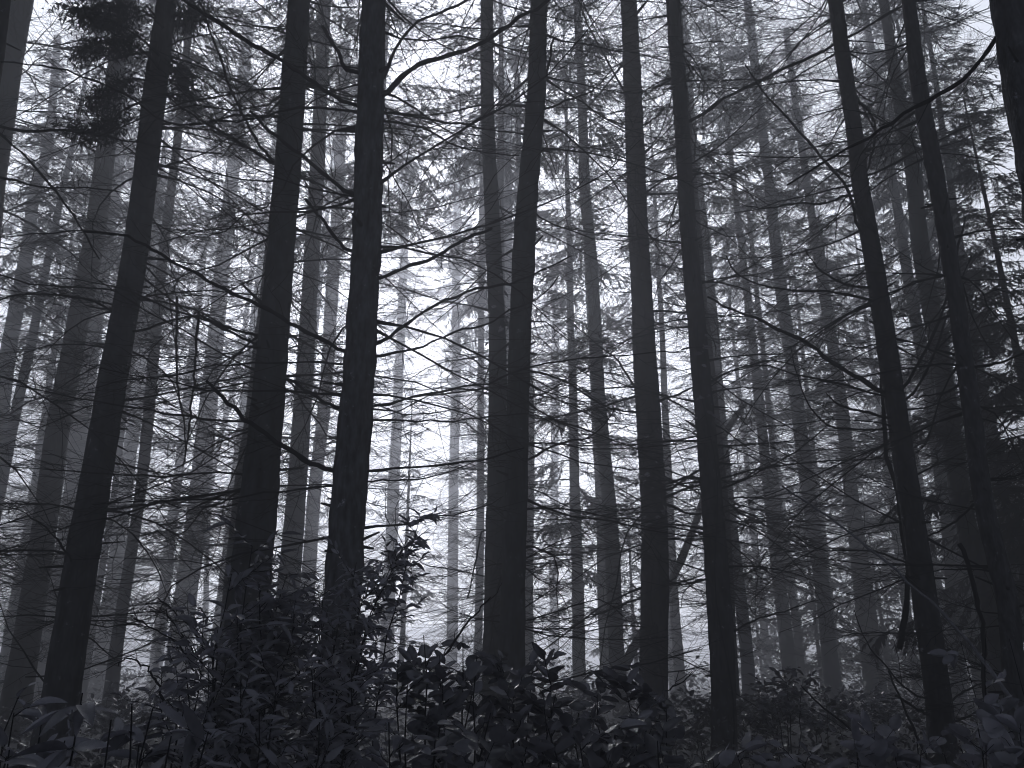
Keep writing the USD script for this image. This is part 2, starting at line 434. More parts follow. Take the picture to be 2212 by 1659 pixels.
# name, label, distance, bark, height, [(px, py, width) ...], options
# options: dead = number of dead branches, zmax = highest dead branch, blen = mean length, near = each branch a part, crown = height where needles begin
TREES = [
 ('A', 'mid grey trunk second from the left edge, straight, behind the black leaning trunk', 14, BARK, 25,
  [(37,1514,62),(70,1300,52),(99,1106,48),(130,900,46),(160,750,44),(196,553,42),(228,330,38),(258,100,34),(272,0,32)], dict(dead=46, near=1)),
 ('A2', 'paler trunk tucked against the right side of the second trunk from the left', 27, BARK, 25,
  [(80,1480,30),(116,1310,28),(148,1106,30),(163,995,30),(188,825,30),(218,553,32),(250,300,28),(278,100,24),(290,0,22)], dict(dead=40)),
 ('B', 'black leaning trunk at left, thickest of the left group, tapering up to needle sprays', 7.8, BARK, 24,
  [(118,1600,84),(130,1521,76),(195,1106,65),(240,825,58),(290,553,51),(336,204,46),(362,0,40)], dict(dead=46, near=1)),
 ('C', 'slender dark grey trunk just right of the black leaning left trunk', 16, BARK, 22,
  [(237,1524,32),(256,1378,27),(297,1106,23),(320,893,23),(353,553,21),(382,306,17),(408,68,14),(415,0,13)], dict(dead=44)),
 ('D', 'pale grey broad trunk standing alone before the bright gap at left', 28.5, BARK, 26,
  [(372,1521,60),(390,1378,50),(426,1106,45),(456,825,36),(483,553,31),(510,306,27),(532,102,24),(545,0,22)], dict(dead=44)),
 ('E', 'thick dark trunk behind the tall leafy shrub, left of the black rough trunk', 7.0, BARK, 24,
  [(520,1560,100),(525,1500,97),(535,1344,90),(557,1106,81),(581,825,68),(604,553,58),(624,306,54),(649,0,46)], dict(dead=50, near=1)),
 ('E2', 'grey trunk showing as a strip along the left edge of the thick dark trunk', 14, BARK, 24,
  [(488,1500,56),(520,1106,44),(558,825,38),(588,553,30),(612,306,26),(638,0,22)], dict(dead=24)),
 ('F', 'dark grey trunk between the thick dark trunk and the black rough trunk', 16, BARK, 25,
  [(606,1446,58),(638,1106,44),(658,825,38),(673,553,34),(688,306,31),(703,0,27)], dict(dead=44)),
 ('F2', 'pale trunk peeping out left of the black rough trunk', 31, BARK, 26,
  [(655,1400,36),(676,1106,29),(705,825,28),(722,553,27),(740,250,22),(752,0,20)], dict(dead=40)),
 ('G', 'black rough barked trunk left of centre sending long bare boughs both ways', 5.6, ROUGH, 22,
  [(715,1600,100),(725,1480,93),(737,1276,81),(749,1097,74),(772,825,69),(791,544,62),(800,272,58),(811,0,53)], dict(dead=20, near=1)),
 ('H', 'pale misty trunk just right of the black rough trunk, before the bright clearing', 44, BARK, 27,
  [(830,1450,32),(835,1412,30),(848,1106,26),(861,825,21),(872,553,17),(874,408,16),(883,170,14),(888,0,12)], dict(dead=46)),
 ('I', 'palest misty straight trunk in the middle of the bright clearing', 48, BARK, 26,
  [(975,1440,26),(977,1378,25),(979,1106,22),(985,825,20),(986,553,19),(989,408,15),(990,250,12)], dict(dead=46)),
 ('J', 'thin grey trunk just left of the paired centre trunks', 29, BARK, 22,
  [(1032,1420,19),(1034,1378,18),(1037,1106,17),(1039,825,14),(1040,553,13),(1042,250,10)], dict(dead=44)),
 ('K', 'dark grey straight trunk, left one of the touching centre pair', 9.5, BARK, 24,
  [(1068,1560,56),(1070,1400,50),(1074,1097,44),(1074,825,39),(1066,553,34),(1056,272,29),(1051,0,27)], dict(dead=30, near=1)),
 ('L', 'black kinked trunk, right one of the touching centre pair, bending right as it rises', 7.4, BARK, 24,
  [(1096,1600,64),(1100,1480,60),(1104,1344,55),(1113,1097,50),(1121,825,48),(1134,553,48),(1144,400,44),(1154,290,42),(1161,190,40),(1164,0,36)], dict(dead=36, near=1)),
 ('M', 'pale trunk glimpsed between the two centre trunks', 34, BARK, 25,
  [(1098,1440,26),(1098,825,22),(1096,544,21),(1094,272,19),(1091,0,16)], dict(dead=36)),
 ('N', 'grey trunk along the right edge of the black kinked centre trunk', 26, BARK, 24,
  [(1142,1440,26),(1141,1344,24),(1144,1106,18),(1146,900,16),(1140,700,14),(1122,400,12),(1117,170,11)], dict(dead=36)),
 ('O', 'faint ghostly trunk deep in the mist right of the centre pair', 62, BARK, 27,
  [(1196,1400,20),(1197,1100,18),(1200,800,15)], dict(dead=20)),
 ('P', 'grey medium trunk standing half way between the centre pair and the straight dark right trunk', 19, BARK, 25,
  [(1345,1520,38),(1335,1446,34),(1317,1106,31),(1292,825,28),(1277,553,26),(1262,374,23),(1255,170,18),(1247,0,15)], dict(dead=46)),
 ('P2', 'paler trunk hugging the left side of the grey medium trunk right of centre', 29, BARK, 22,
  [(1310,1440,28),(1303,1300,24),(1296,1106,18),(1285,900,14),(1270,600,12)], dict(dead=30)),
 ('Q', 'tall straight trunk right of centre, grey above and dark below with a leafy climber', 11, BARK, 25,
  [(1418,1600,66),(1415,1514,63),(1412,1106,57),(1395,825,51),(1383,553,44),(1370,272,40),(1356,0,35)], dict(dead=44, near=1)),
 ('Q2', 'pale trunk behind the leaning dead log, right of the tall straight trunk', 27, BARK, 22,
  [(1470,1500,26),(1460,1350,22),(1447,1106,17),(1436,850,14)], dict(dead=26)),
 ('R', 'dark straight trunk beside the bright gap right of centre', 9.6, BARK, 25,
  [(1567,1640,58),(1566,1600,56),(1558,1378,54),(1538,1106,46),(1514,825,40),(1491,553,36),(1474,272,32),(1455,0,30)], dict(dead=46, near=1)),
 ('R2', 'thin grey trunk pressed against the right edge of the dark straight trunk', 14, BARK, 22,
  [(1590,1540,26),(1580,1380,24),(1562,1106,24),(1537,825,22),(1510,553,18),(1490,300,14)], dict(dead=30)),
 ('S', 'grey trunk a hand width right of the dark straight trunk beside the bright gap', 21, BARK, 24,
  [(1624,1560,32),(1616,1446,29),(1597,1276,26),(1578,1106,22),(1552,825,20),(1529,553,17),(1496,272,14),(1472,0,12)], dict(dead=50)),
 ('T', 'thinnest pole-like trunk in the mist between two grey right trunks', 27, BARK, 18,
  [(1740,1540,18),(1724,1378,17),(1703,1242,16),(1684,1106,13),(1662,893,11),(1637,655,10),(1622,500,9)], dict(dead=40)),
 ('U', 'broad grey misty trunk in the middle of the right side', 22, BARK, 25,
  [(1810,1560,40),(1805,1514,38),(1780,1310,32),(1752,1106,31),(1715,825,28),(1679,553,25),(1654,340,21),(1614,0,17)], dict(dead=44)),
 ('V', 'grey misty trunk left of the dark near trunk at right', 25, BARK, 24,
  [(1888,1540,31),(1862,1310,29),(1841,1106,25),(1808,825,22),(1767,553,18),(1730,306,15),(1690,0,12)], dict(dead=44)),
 ('V2', 'narrow grey trunk splitting from the foot of the misty trunk at right', 25, BARK, 16,
  [(1920,1540,15),(1898,1412,14),(1875,1242,12),(1855,1106,10),(1830,900,9),(1800,700,8)], dict(dead=26)),
 ('W', 'dark near trunk at right with big bare boughs reaching left, standing on the ground cover', 9.0, BARK, 23,
  [(2036,1630,60),(2028,1514,55),(2002,1310,50),(1972,1106,46),(1926,825,41),(1884,553,37),(1865,440,35),(1846,272,32),(1803,0,30)], dict(dead=36, near=1)),
 ('X', 'dark grey forked trunk behind and between the two dark right trunks', 14, BARK, 25,
  [(2165,1540,56),(2140,1344,48),(2107,1208,44),(2080,1106,42),(2040,825,37),(1990,553,35),(1968,340,30),(1942,204,26),(1907,0,19)], dict(dead=34)),
 ('X2', 'grey misty trunk seen right of the dark near trunk at right', 22, BARK, 24,
  [(2070,1500,34),(2060,1300,30),(2045,1106,28),(2020,950,26),(2004,825,26),(1966,621,23),(1930,400,18),(1890,150,14)], dict(dead=36)),
 ('Y', 'black crooked knotty trunk near the right edge', 8.2, ROUGH, 22,
  [(2215,1600,53),(2192,1446,46),(2180,1310,42),(2128,1097,39),(2089,825,35),(2070,689,33),(2048,553,32),(2024,408,33),(1988,204,31),(1964,0,27)], dict(dead=30, near=1)),
 ('Z', 'grey trunk just right of the black crooked trunk, among dark needles', 18, BARK, 22,
  [(2225,1300,32),(2180,1097,26),(2120,825,22),(2076,553,16),(2040,300,12)], dict(dead=30)),
 ('AA', 'big black flaky trunk cut off by the top right corner', 4.2, ROUGH, 20,
  [(2420,1400,124),(2300,600,112),(2246,272,106),(2222,136,103),(2200,0,100)], dict(dead=0, near=1)),
 ('BB', 'dark grey trunk leaning out of the left edge at the top', 13, BARK, 24,
  [(-110,1100,60),(-40,640,50),(-12,400,44),(8,272,41),(26,136,39),(47,0,42)], dict(dead=34)),
 ('BC', 'black trunk just touching the top left corner', 7, BARK, 22,
  [(-150,1100,62),(-62,400,46),(-18,136,40),(2,0,38)], dict(dead=8, near=1)),
 ('CC', 'pale trunk near the left edge in the middle height', 28, BARK, 25,
  [(-40,1350,44),(-10,1000,34),(19,757,31),(58,544,26),(75,420,22),(98,340,20),(115,200,16),(130,0,14)], dict(dead=40)),
 ('DD', 'misty thin trunk low at the far left edge', 36, BARK, 20,
  [(10,1440,26),(32,1310,24),(66,1106,17),(90,950,15),(110,800,12)], dict(dead=30)),
 ('FF', 'thin grey trunk along the right side of the black leaning left trunk', 24, BARK, 20,
  [(180,1480,18),(197,1378,16),(224,1208,14),(240,1106,13),(262,950,12),(290,750,11)], dict(dead=24)),
 ('GG', 'pale broad trunk behind the slender dark left trunk', 38, BARK, 26,
  [(205,1480,38),(217,1412,36),(243,1276,35),(265,1106,31),(290,900,26),(310,700,22),(335,500,18)], dict(dead=36)),
 ('HH', 'faint thin slanting trunk right of the pale broad left trunk', 44, BARK, 20,
  [(440,1400,12),(455,1060,11),(480,930,11),(503,842,11),(530,700,10),(555,500,8)], dict(dead=20)),
]
CATTREE = 'conifer'
AX, TREE = {}, {}
COLLAR = np.array([2.2, 1.0, 0.92, 0.82, 0.7, 0.58, 0.45, 0.3])
for key, label, Y, mat, height, pts, o in TREES:
    rng = np.random.default_rng(sum(ord(c) * 31 ** i for i, c in enumerate(key)))
    height += 0.45 * max(0, Y - 24)
    A = extend_axis(trunk_axis(pts, Y), rng, height)
    ax = AX[key] = Axis(A)
    g = ax(np.array([max(0.0, ax.z0)]))[0]
    near = o.get('near')
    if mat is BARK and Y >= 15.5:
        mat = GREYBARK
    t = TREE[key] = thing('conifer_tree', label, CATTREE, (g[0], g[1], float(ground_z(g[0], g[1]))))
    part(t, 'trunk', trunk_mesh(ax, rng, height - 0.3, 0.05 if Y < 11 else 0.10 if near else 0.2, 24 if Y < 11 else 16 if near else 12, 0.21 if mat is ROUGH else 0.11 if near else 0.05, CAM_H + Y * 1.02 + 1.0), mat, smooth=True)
    ztop = min(height - 3, CAM_H + Y * 1.02 + 1.0)         # what the picture can see
    n = int(o['dead'] * (1.7 if near else 1))
    zs = rng.uniform(0.9, ztop, n)
    zs = np.round(zs / 0.55) * 0.55 + rng.normal(0, 0.06, n)      # whorls
    L = rng.gamma(6.0, 0.30, n) * np.where(zs < 2.2, 0.55, 1.0) + 0.25
    az = rng.uniform(0, 2 * math.pi, n)
    if Y < 10:                                   # few of the nearest trees' branches point at the viewer
        az = np.where(np.sin(az) < -0.2, -az, az)
        L = np.minimum(L, 2.4)
    P = dead_paths(rng, ax, zs, L, az=az)
    R0 = 0.0035 + (0.0030 if Y < 10 else 0.0038) * L
    if near:
        for i in range(n):
            one = P[i:i + 1]
            bm = tubes(one, R0[i:i + 1, None] * COLLAR, 5)
            tw = twigs_on(rng, one, L[i:i + 1], int(8 + 10 * L[i]), 0.42, 0.0027, 2)
            part(t, 'branch', join([bm, tw]), TWIG)
        m = 26                                    # broken stubs of old branches
        zs = rng.uniform(0.8, ztop, m); a = rng.uniform(0, 2 * math.pi, m); C = ax(zs)
        h = np.stack([np.cos(a), np.sin(a), rng.normal(0.15, 0.3, m)], -1)
        ln = rng.uniform(0.03, 0.22, m) * (rng.random(m) < 0.9) + C[:, 3]
        q = np.array([0.6, 0.8, 1.0])
        S = C[:, None, :3] + h[:, None] * (C[:, 3:4] + (ln - C[:, 3])[:, None] * np.array([-0.3, 0.5, 1.0]))[..., None]
        part(t, 'stubs', tubes(S, rng.uniform(0.006, 0.015, m)[:, None] * np.array([1.5, 1.0, 0.7]), 5), TWIG, kind='stuff')
    else:
        n = int(n * 2.3)
        zs = rng.uniform(0.9, ztop + 1, n)
        zs = np.round(zs / 0.5) * 0.5 + rng.normal(0, 0.06, n)
        dead_boughs(rng, t, ax, zs, rng.gamma(6.0, 0.30, n) * np.where(zs < 2.2, 0.6, 1.0) + 0.3)
    if Y < 16:
        z0 = max(0.5 * height, ztop + 2.5)
        if z0 < height - 2:
            bo, fo = crown(rng, ax, z0, height - 0.4, 3.0, 56, 150, 0.55, 0.30)
            part(t, 'crown', fo, NEEDLE, kind='stuff')
    else:
        needle_crown(rng, t, ax, (0.60 if Y < 24 else 0.55) * height, height - 0.3, 2.4, 40)

# boughs drawn in the photograph: tree, depth at start and end, width at start and end, [(px, py) ...]
BOUGHS = [
 ('G', 5.60, 5.13, 12, 6, [(826,214),(850,186),(910,136),(975,117),(1056,83),(1124,37),(1189,0),(1250,-40)]),
 ('G', 5.60, 6.07, 8, 5, [(826,190),(849,112),(897,51),(982,14),(1050,-20)]),
 ('G', 5.60, 6.53, 6, 3, [(825,241),(934,257),(1056,279),(1138,292)]),
 ('G', 5.60, 6.22, 5, 2.5, [(824,262),(920,279),(985,316),(1036,328),(1121,336)]),
 ('G', 5.60, 5.06, 8, 6, [(815,606),(866,582),(934,556),(1000,520),(1063,493)]),
 ('G', 5.60, 6.14, 8, 3, [(800,752),(883,699),(934,662),(1016,629),(1104,611),(1155,590),(1233,553)]),
 ('G', 5.60, 6.46, 6, 2.5, [(806,770),(900,753),(968,723),(1070,692),(1104,668),(1148,655),(1206,597)]),
 ('G', 5.60, 6.69, 7, 2.5, [(790,885),(832,871),(893,860),(988,838),(1070,825),(1097,808),(1220,780),(1308,770),(1482,760)]),
 ('G', 5.60, 6.38, 5, 2, [(795,906),(900,910),(968,910),(1070,899),(1172,889)]),
 ('G', 5.60, 4.98, 6, 3, [(785,1018),(968,1002),(1070,985),(1131,968)]),
 ('G', 5.60, 5.91, 4.5, 2, [(780,1040),(883,1039),(968,1019),(1036,992)]),
 ('G', 5.60, 5.44, 9, 7, [(752,231),(700,190),(646,156),(590,120),(530,85),(460,42),(391,0),(350,-20)]),
 ('G', 5.60, 5.91, 9, 7, [(752,160),(730,112),(697,58)]),
 ('G', 5.60, 5.29, 9, 6, [(760,425),(680,360),(612,306),(560,262),(540,241)]),
 ('G', 5.60, 5.83, 8, 6, [(752,547),(725,515),(690,469),(660,430)]),
 ('G', 5.60, 4.90, 10, 5, [(746,765),(690,730),(626,696),(570,665),(510,635),(460,612),(425,590),(350,553),(313,530),(270,510),(180,500)]),
 ('G', 5.60, 5.99, 8, 6, [(735,885),(680,855),(629,822)]),
 ('G', 5.60, 5.13, 12, 7, [(717,1019),(660,992),(612,964),(560,928),(510,890),(475,852),(445,822)]),
 ('G', 5.60, 6.22, 5, 2, [(745,788),(660,783),(590,783),(490,788),(374,811),(272,822),(190,842)]),
 ('G', 5.60, 6.07, 5, 2, [(717,1048),(595,1063),(476,1080),(306,1083),(200,1090)]),
 ('G', 5.60, 5.44, 6, 3, [(755,243),(652,231),(578,248),(500,262),(442,262)]),
 ('E', 7.00, 6.52, 6, 2, [(545,1026),(459,1022),(306,1029),(170,1019),(0,1005)]),
 ('E', 7.00, 6.36, 6, 2, [(560,913),(408,900),(272,879),(119,849),(0,825)]),
 ('E', 7.00, 7.32, 6, 2, [(575,730),(374,669),(255,621),(120,600)]),
 ('E', 7.00, 6.76, 7, 5, [(580,757),(490,713),(428,679)]),
 ('E', 7.00, 6.52, 7, 3, [(600,360),(551,296),(520,240),(493,180),(468,100),(442,34),(430,0)]),
 ('E', 7.00, 7.08, 7, 4, [(600,362),(510,303),(440,262),(374,218),(360,205)]),
 ('E', 7.00, 7.64, 5, 2, [(592,515),(530,490),(490,462),(468,440)]),
 ('E', 7.00, 6.12, 6, 3, [(655,235),(570,250),(500,250),(442,267),(391,269),(255,197),(112,146),(0,133)]),
 ('B', 7.80, 7.39, 6, 4, [(270,700),(235,668),(165,640),(60,635),(0,648)]),
 ('B', 7.80, 8.62, 5, 2, [(322,360),(290,330),(255,300),(238,270)]),
 ('B', 7.80, 7.14, 5, 2.5, [(316,520),(250,505),(180,498),(90,505),(0,512)]),
 ('B', 7.80, 8.21, 5, 2.5, [(345,362),(400,345),(450,325),(495,298)]),
 ('B', 7.80, 7.39, 5, 2.5, [(300,718),(380,690),(440,680)]),
 ('B', 7.80, 6.90, 5, 2, [(182,1268),(140,1190),(100,1140),(60,1112),(0,1090)]),
 ('BC', 7.00, 7.17, 7, 3, [(-40,260),(60,283),(136,282),(260,301),(408,326),(480,332)]),
 ('BC', 7.00, 6.56, 7, 3, [(-40,262),(0,288),(82,367),(170,483),(215,560)]),
 ('BC', 7.00, 6.65, 6, 2, [(-60,365),(0,382),(100,405),(204,406),(280,420)]),
 ('BB', 13, 12, 6, 3, [(-20,445),(60,480),(130,530),(170,560)]),
 ('L', 7.40, 7.07, 6, 4, [(1180,170),(1190,110),(1196,82)]),
 ('L', 7.40, 8.06, 5, 2, [(1178,238),(1230,215),(1280,196),(1320,150)]),
 ('L', 7.40, 8.22, 5, 1.6, [(1157,800),(1230,830),(1310,880),(1380,900)]),
 ('L', 7.40, 6.82, 5, 2, [(1143,1000),(1200,960),(1260,950),(1330,880)]),
 ('L', 7.40, 6.91, 4, 1.6, [(1131,1344),(1210,1320),(1290,1296),(1345,1330)]),
 ('K', 9.50, 9.20, 4, 2, [(1045,800),(1010,770),(960,758)]),
 ('K', 9.50, 9.20, 4, 3, [(1050,1138),(1040,1150),(1028,1210),(1010,1290)]),
 ('Q', 11.00, 10.45, 5, 2, [(1372,845),(1330,775),(1290,745),(1240,700)]),
 ('Q', 11.00, 10.27, 6, 3, [(1405,870),(1470,850),(1530,815)]),
 ('Q', 11.00, 10.45, 5, 2, [(1350,272),(1310,255),(1270,235),(1200,232)]),
 ('Q', 11.00, 10.08, 5, 2, [(1385,272),(1430,240),(1440,225)]),
 ('Q', 11.00, 10.63, 5, 1.6, [(1365,890),(1330,885),(1270,850),(1215,810)]),
 ('Q', 11.00, 10.27, 6, 2.5, [(1440,1050),(1500,1030),(1580,1040),(1640,1010)]),
 ('Q', 11.00, 10.27, 6, 2.5, [(1440,1065),(1520,1010),(1600,975)]),
 ('Q', 11.00, 11.55, 6, 2.5, [(1438,1085),(1500,1110),(1590,1100)]),
 ('R', 9.60, 8.90, 8, 4, [(1500,265),(1562,214),(1637,177),(1698,146),(1766,116),(1878,53),(1970,0),(2040,-40)]),
 ('R', 9.60, 9.25, 5, 2, [(1550,1060),(1640,1020),(1740,960),(1800,900)]),
 ('R', 9.60, 9.08, 5, 2, [(1580,1370),(1640,1335),(1700,1318),(1762,1296)]),
 ('R', 9.60, 9.25, 5, 2, [(1525,835),(1580,800),(1660,780),(1740,800)]),
 ('R', 9.60, 10.12, 5, 1.8, [(1510,1250),(1480,1262),(1440,1252)]),
 ('AA', 4.20, 5.21, 11, 4, [(2165,55),(2123,126),(2038,201),(1970,235),(1878,296),(1800,340),(1700,400)]),
 ('W', 9.00, 8.46, 8, 4, [(1870,520),(1851,476),(1834,415),(1793,360),(1712,269),(1637,180),(1610,140)]),
 ('W', 9.00, 9.36, 5, 3, [(1838,383),(1793,360)]),
 ('W', 9.00, 8.55, 6, 2, [(1865,425),(1834,423),(1766,442),(1739,439),(1647,449),(1600,440)]),
 ('W', 9.00, 9.72, 6, 3, [(1875,382),(1953,343),(2021,306),(2100,270)]),
 ('W', 9.00, 8.46, 6, 4, [(1848,215),(1892,272),(1885,330),(1872,370)]),
 ('W', 9.00, 8.28, 11, 4, [(1907,852),(1860,820),(1800,784),(1742,740),(1690,715),(1637,689),(1580,668),(1528,641)]),
 ('W', 9.00, 8.64, 6, 3, [(1880,652),(1814,631),(1698,626),(1596,594),(1569,553)]),
 ('W', 9.00, 8.46, 6, 3, [(1872,621),(1783,594),(1760,570),(1740,540)]),
 ('W', 9.00, 9.72, 7, 4, [(1945,852),(1990,774),(2038,665),(2065,553),(2085,470)]),
 ('W', 9.00, 10.08, 6, 3, [(1955,875),(2011,784),(2052,665),(2099,553)]),
 ('W', 9.00, 8.55, 7, 3, [(1915,905),(1880,892),(1817,876),(1785,850)]),
 ('W', 9.00, 8.28, 5, 2, [(1925,928),(1800,922),(1749,879),(1725,820),(1708,747)]),
 ('W', 9.00, 8.73, 5, 2, [(1905,858),(1800,825),(1725,811),(1650,788),(1535,835)]),
 ('W', 9.00, 9.54, 5, 2, [(1950,885),(2000,880),(2060,860),(2120,850)]),
 ('W', 9.00, 8.64, 5, 2, [(1998,1512),(1960,1490),(1915,1440),(1880,1400),(1845,1318)]),
 ('W', 9.00, 8.46, 6, 5, [(2012,1548),(1970,1525),(1935,1503)]),
 ('W', 9.00, 9.63, 5, 3, [(2050,1520),(2090,1490),(2150,1468)]),
 ('W', 9.00, 9.36, 5, 3, [(2058,1560),(2110,1538),(2150,1500)]),
 ('W', 9.00, 8.37, 5, 2, [(1955,1220),(1880,1190),(1790,1190),(1700,1140)]),
 ('Y', 8.20, 7.60, 6, 3, [(2125,793),(2200,768),(2260,740)]),
 ('Y', 8.20, 8.98, 5, 2, [(2100,815),(2030,850),(1950,860)]),
 ('Y', 8.20, 7.77, 5, 2, [(2150,1035),(2200,1025),(2260,1010)]),
 ('Y', 8.20, 9.15, 6, 3, [(2110,1080),(2060,1130),(2000,1160)]),
]
for bi, (key, Ya, Yb, wa, wb, px) in enumerate(BOUGHS):
    rng = np.random.default_rng(5000 + bi)
    c = np.array([[a, b, k] for k, (a, b) in zip(np.linspace(0, 1, len(px)), px)])
    c = smooth_path(np.column_stack([c[:, 0], c[:, 1], 0 * c[:, 0], c[:, 2]]), max(12, 3 * len(px)))
    pts, R = [], []
    for x, y, _, k in c:
        p, m = at(x, y, Ya + (Yb - Ya) * k)
        pts.append(p); R.append(0.5 * m * (wa + (wb - wa) * k))
    P, R = np.array(pts), np.array(R)
    P[0] = 0.35 * P[0] + 0.65 * AX[key](P[0, 2])[:3]      # rooted inside the stem
    L = np.linalg.norm(np.diff(P, axis=0), axis=1).sum()
    P[2:-1] += rng.normal(0, 0.006, (len(P) - 3, 3))
    R = R * (1 + 0.12 * rng.normal(0, 1, len(R)).clip(-1.5, 1.5))
    bm = tubes(P[None], R[None], 6)
    Q = smooth_path(P, 9)[None]
    tw = twigs_on(rng, Q, np.array([min(L, 2.2)]), int(6 + 7 * L), 0.34, 0.0030 if Ya > 6 else 0.0022, 2, 0.05)
    b = part(TREE[key], 'bough', bm, TWIG, smooth=60)
    part(b, 'twigs', tw, TWIG)

# ------------------------------------------------------------------ conifers deep in the mist and young trees with needles to the ground
# label, foot pixel x, distance, crown from, to, radius, boughs, sprays per bough, spray length
MISTY = [
 ('grey misty conifer hanging dense needles between the centre pair and the tall straight right trunk', 1250, 26, 2.4, 28, 3.0, 84, 420, 0.30),
 ('low pale young spruce in the mist left of the tall straight right trunk', 1372, 33, 0.6, 9.0, 1.9, 60, 360, 0.30),
 ('pale young spruce drooping just right of the misty trunk beside the black rough trunk', 868, 27, 0.9, 10.5, 1.5, 50, 260, 0.28),
 ('small pale spruce bough clump low behind the pale broad lone trunk at left', 345, 29, 2.2, 10.0, 1.4, 30, 220, 0.30),
 ('dense grey conifer filling the mist right of the bright right gap', 1655, 38, 0.3, 26, 3.2, 76, 460, 0.36),
 ('dense grey conifer behind the thin pole-like trunk', 1730, 45, 0.3, 27, 3.7, 80, 460, 0.40),
 ('dense grey conifer behind the broad grey misty right trunk', 1800, 35, 0.3, 25, 3.2, 76, 460, 0.36),
 ('dense grey conifer behind the dark near right trunk', 1885, 42, 0.3, 27, 3.7, 80, 480, 0.40),
 ('dense grey conifer behind the forked dark right trunk', 1965, 34, 0.3, 25, 3.4, 80, 480, 0.36),
 ('dense grey conifer behind the black crooked trunk at right', 2050, 39, 0.3, 26, 3.7, 80, 480, 0.38),
 ('dense grey conifer at the right edge, farthest right of the misty ones', 2150, 32, 0.3, 24, 3.7, 80, 480, 0.36),
 ('tall misty conifer right of the bright right gap, needled only high up', 1570, 40, 7.0, 28, 2.6, 60, 300, 0.42),
 ('faint conifer at the left edge with a high needle crown', 20, 31, 7.5, 25, 2.8, 60, 340, 0.38),
 ('faint conifer with a high crown behind the second trunk from the left', 120, 37, 8.0, 27, 3.0, 64, 340, 0.42),
 ('faint conifer with a high crown behind the black leaning left trunk', 225, 33, 7.5, 26, 2.8, 60, 340, 0.40),
 ('faint conifer with a high crown left of the pale broad lone trunk', 345, 41, 9.0, 28, 3.0, 60, 320, 0.44),
 ('faint conifer with a high crown behind the thick dark left trunk', 470, 35, 8.0, 27, 2.8, 60, 320, 0.40),
 ('faint conifer with a high crown left of the black rough trunk', 610, 42, 8.0, 28, 2.8, 60, 320, 0.44),
 ('faint conifer with a high crown behind the black rough trunk', 735, 47, 9.0, 29, 3.0, 56, 300, 0.46),
 ('dark needled crown above the bright clearing, its stem hidden by the black rough trunk', 742, 20, 12.5, 26, 3.3, 56, 300, 0.42),
 ('grey needled crown above the clearing, its stem hidden by the centre pair', 1076, 19, 12.5, 26, 3.1, 56, 300, 0.42),
 ('misty crown greying the top left corner beyond the left edge trunks', -70, 23, 10.5, 27, 3.2, 110, 300, 0.42),
 ('misty crown high behind the dark grey trunk leaning out of the left edge', 70, 25, 12.0, 28, 3.0, 100, 300, 0.42),
 ('misty crown greying the sky left of the big flaky top right trunk', 2235, 22, 10.5, 27, 3.3, 64, 300, 0.42),
 ('misty crown high between the two dark right trunks', 2105, 25, 12.5, 28, 3.0, 60, 300, 0.42),
 ('misty crown high right of the dark straight trunk, over the grey right trunks', 1700, 24, 13.0, 28, 3.0, 60, 300, 0.42),
 ('faint conifer high in the mist above the bright clearing', 1066, 38, 14.0, 28, 2.8, 50, 300, 0.42),
 ('faint conifer whose high needles grey the sky just right of the black rough trunk', 834, 47, 17, 46, 3.2, 60, 300, 0.42),
 ('faint conifer whose high needles grey the sky left of the centre pair', 976, 51, 18, 46, 3.2, 60, 300, 0.42),
 ('faint conifer high in the mist behind the centre pair', 1085, 43, 9.0, 29, 2.8, 56, 300, 0.44),
 ('faint conifer high in the mist right of the tall straight right trunk', 1455, 37, 13.0, 28, 2.6, 50, 280, 0.42),
 ('young misty spruce low between the grey right trunks, left of the broad one', 1765, 27, 0.2, 6.5, 1.7, 50, 0, 0),
 ('young misty spruce low behind the narrow splitting trunk at right', 1910, 29, 0.2, 7.5, 1.8, 50, 0, 0),
 ('young misty spruce low behind the foot of the dark near right trunk', 2020, 25, 0.2, 6.0, 1.7, 50, 0, 0),
 ('young misty spruce low left of the thin pole-like trunk', 1640, 34, 0.2, 6.0, 1.8, 50, 0, 0),
 ('nearer dark hemlock with layered drooping needle boughs at the right edge', 2325, 13, 1.6, 11.6, 2.8, 110, 900, 0.16),
]
for i, (label, px, Y, z0, z1, rmax, nb, per, size) in enumerate(MISTY):
    rng = np.random.default_rng(900 + i)
    if z0 > 6:
        z1 = min(46.0, max(z1, 3.0 + Y))
    p, m = at(px, 1383, Y)
    g = float(ground_z(p[0], Y))
    lean = rng.normal(0, 0.012, 2)
    r0 = 0.0065 * z1 + 0.03
    A = np.array([[p[0] + lean[0] * z, Y + lean[1] * z, z + g - 0.3, r0 * (1 - z / (z1 + 0.4)) + 0.012] for z in (0, z1 * 0.3, z1 * 0.6, z1 * 0.85, z1 + 0.3)])
    ax = Axis(A)
    t = thing('misty_conifer' if i != len(MISTY) - 1 else 'hemlock_tree', label, 'conifer', (p[0], Y, g))
    part(t, 'trunk', trunk_mesh(ax, rng, z1, 0.4, 9, 0.05), GREYBARK, smooth=True)
    needle_crown(rng, t, ax, z0, z1, rmax, int(nb * (1.0 if px > 1600 else 0.55 if px < 700 else 0.9)))
    if z0 > 4:
        zs = rng.uniform(1.0, z0, 50)
        dead_boughs(rng, t, ax, zs, rng.gamma(6, 0.28, 50) + 0.2)

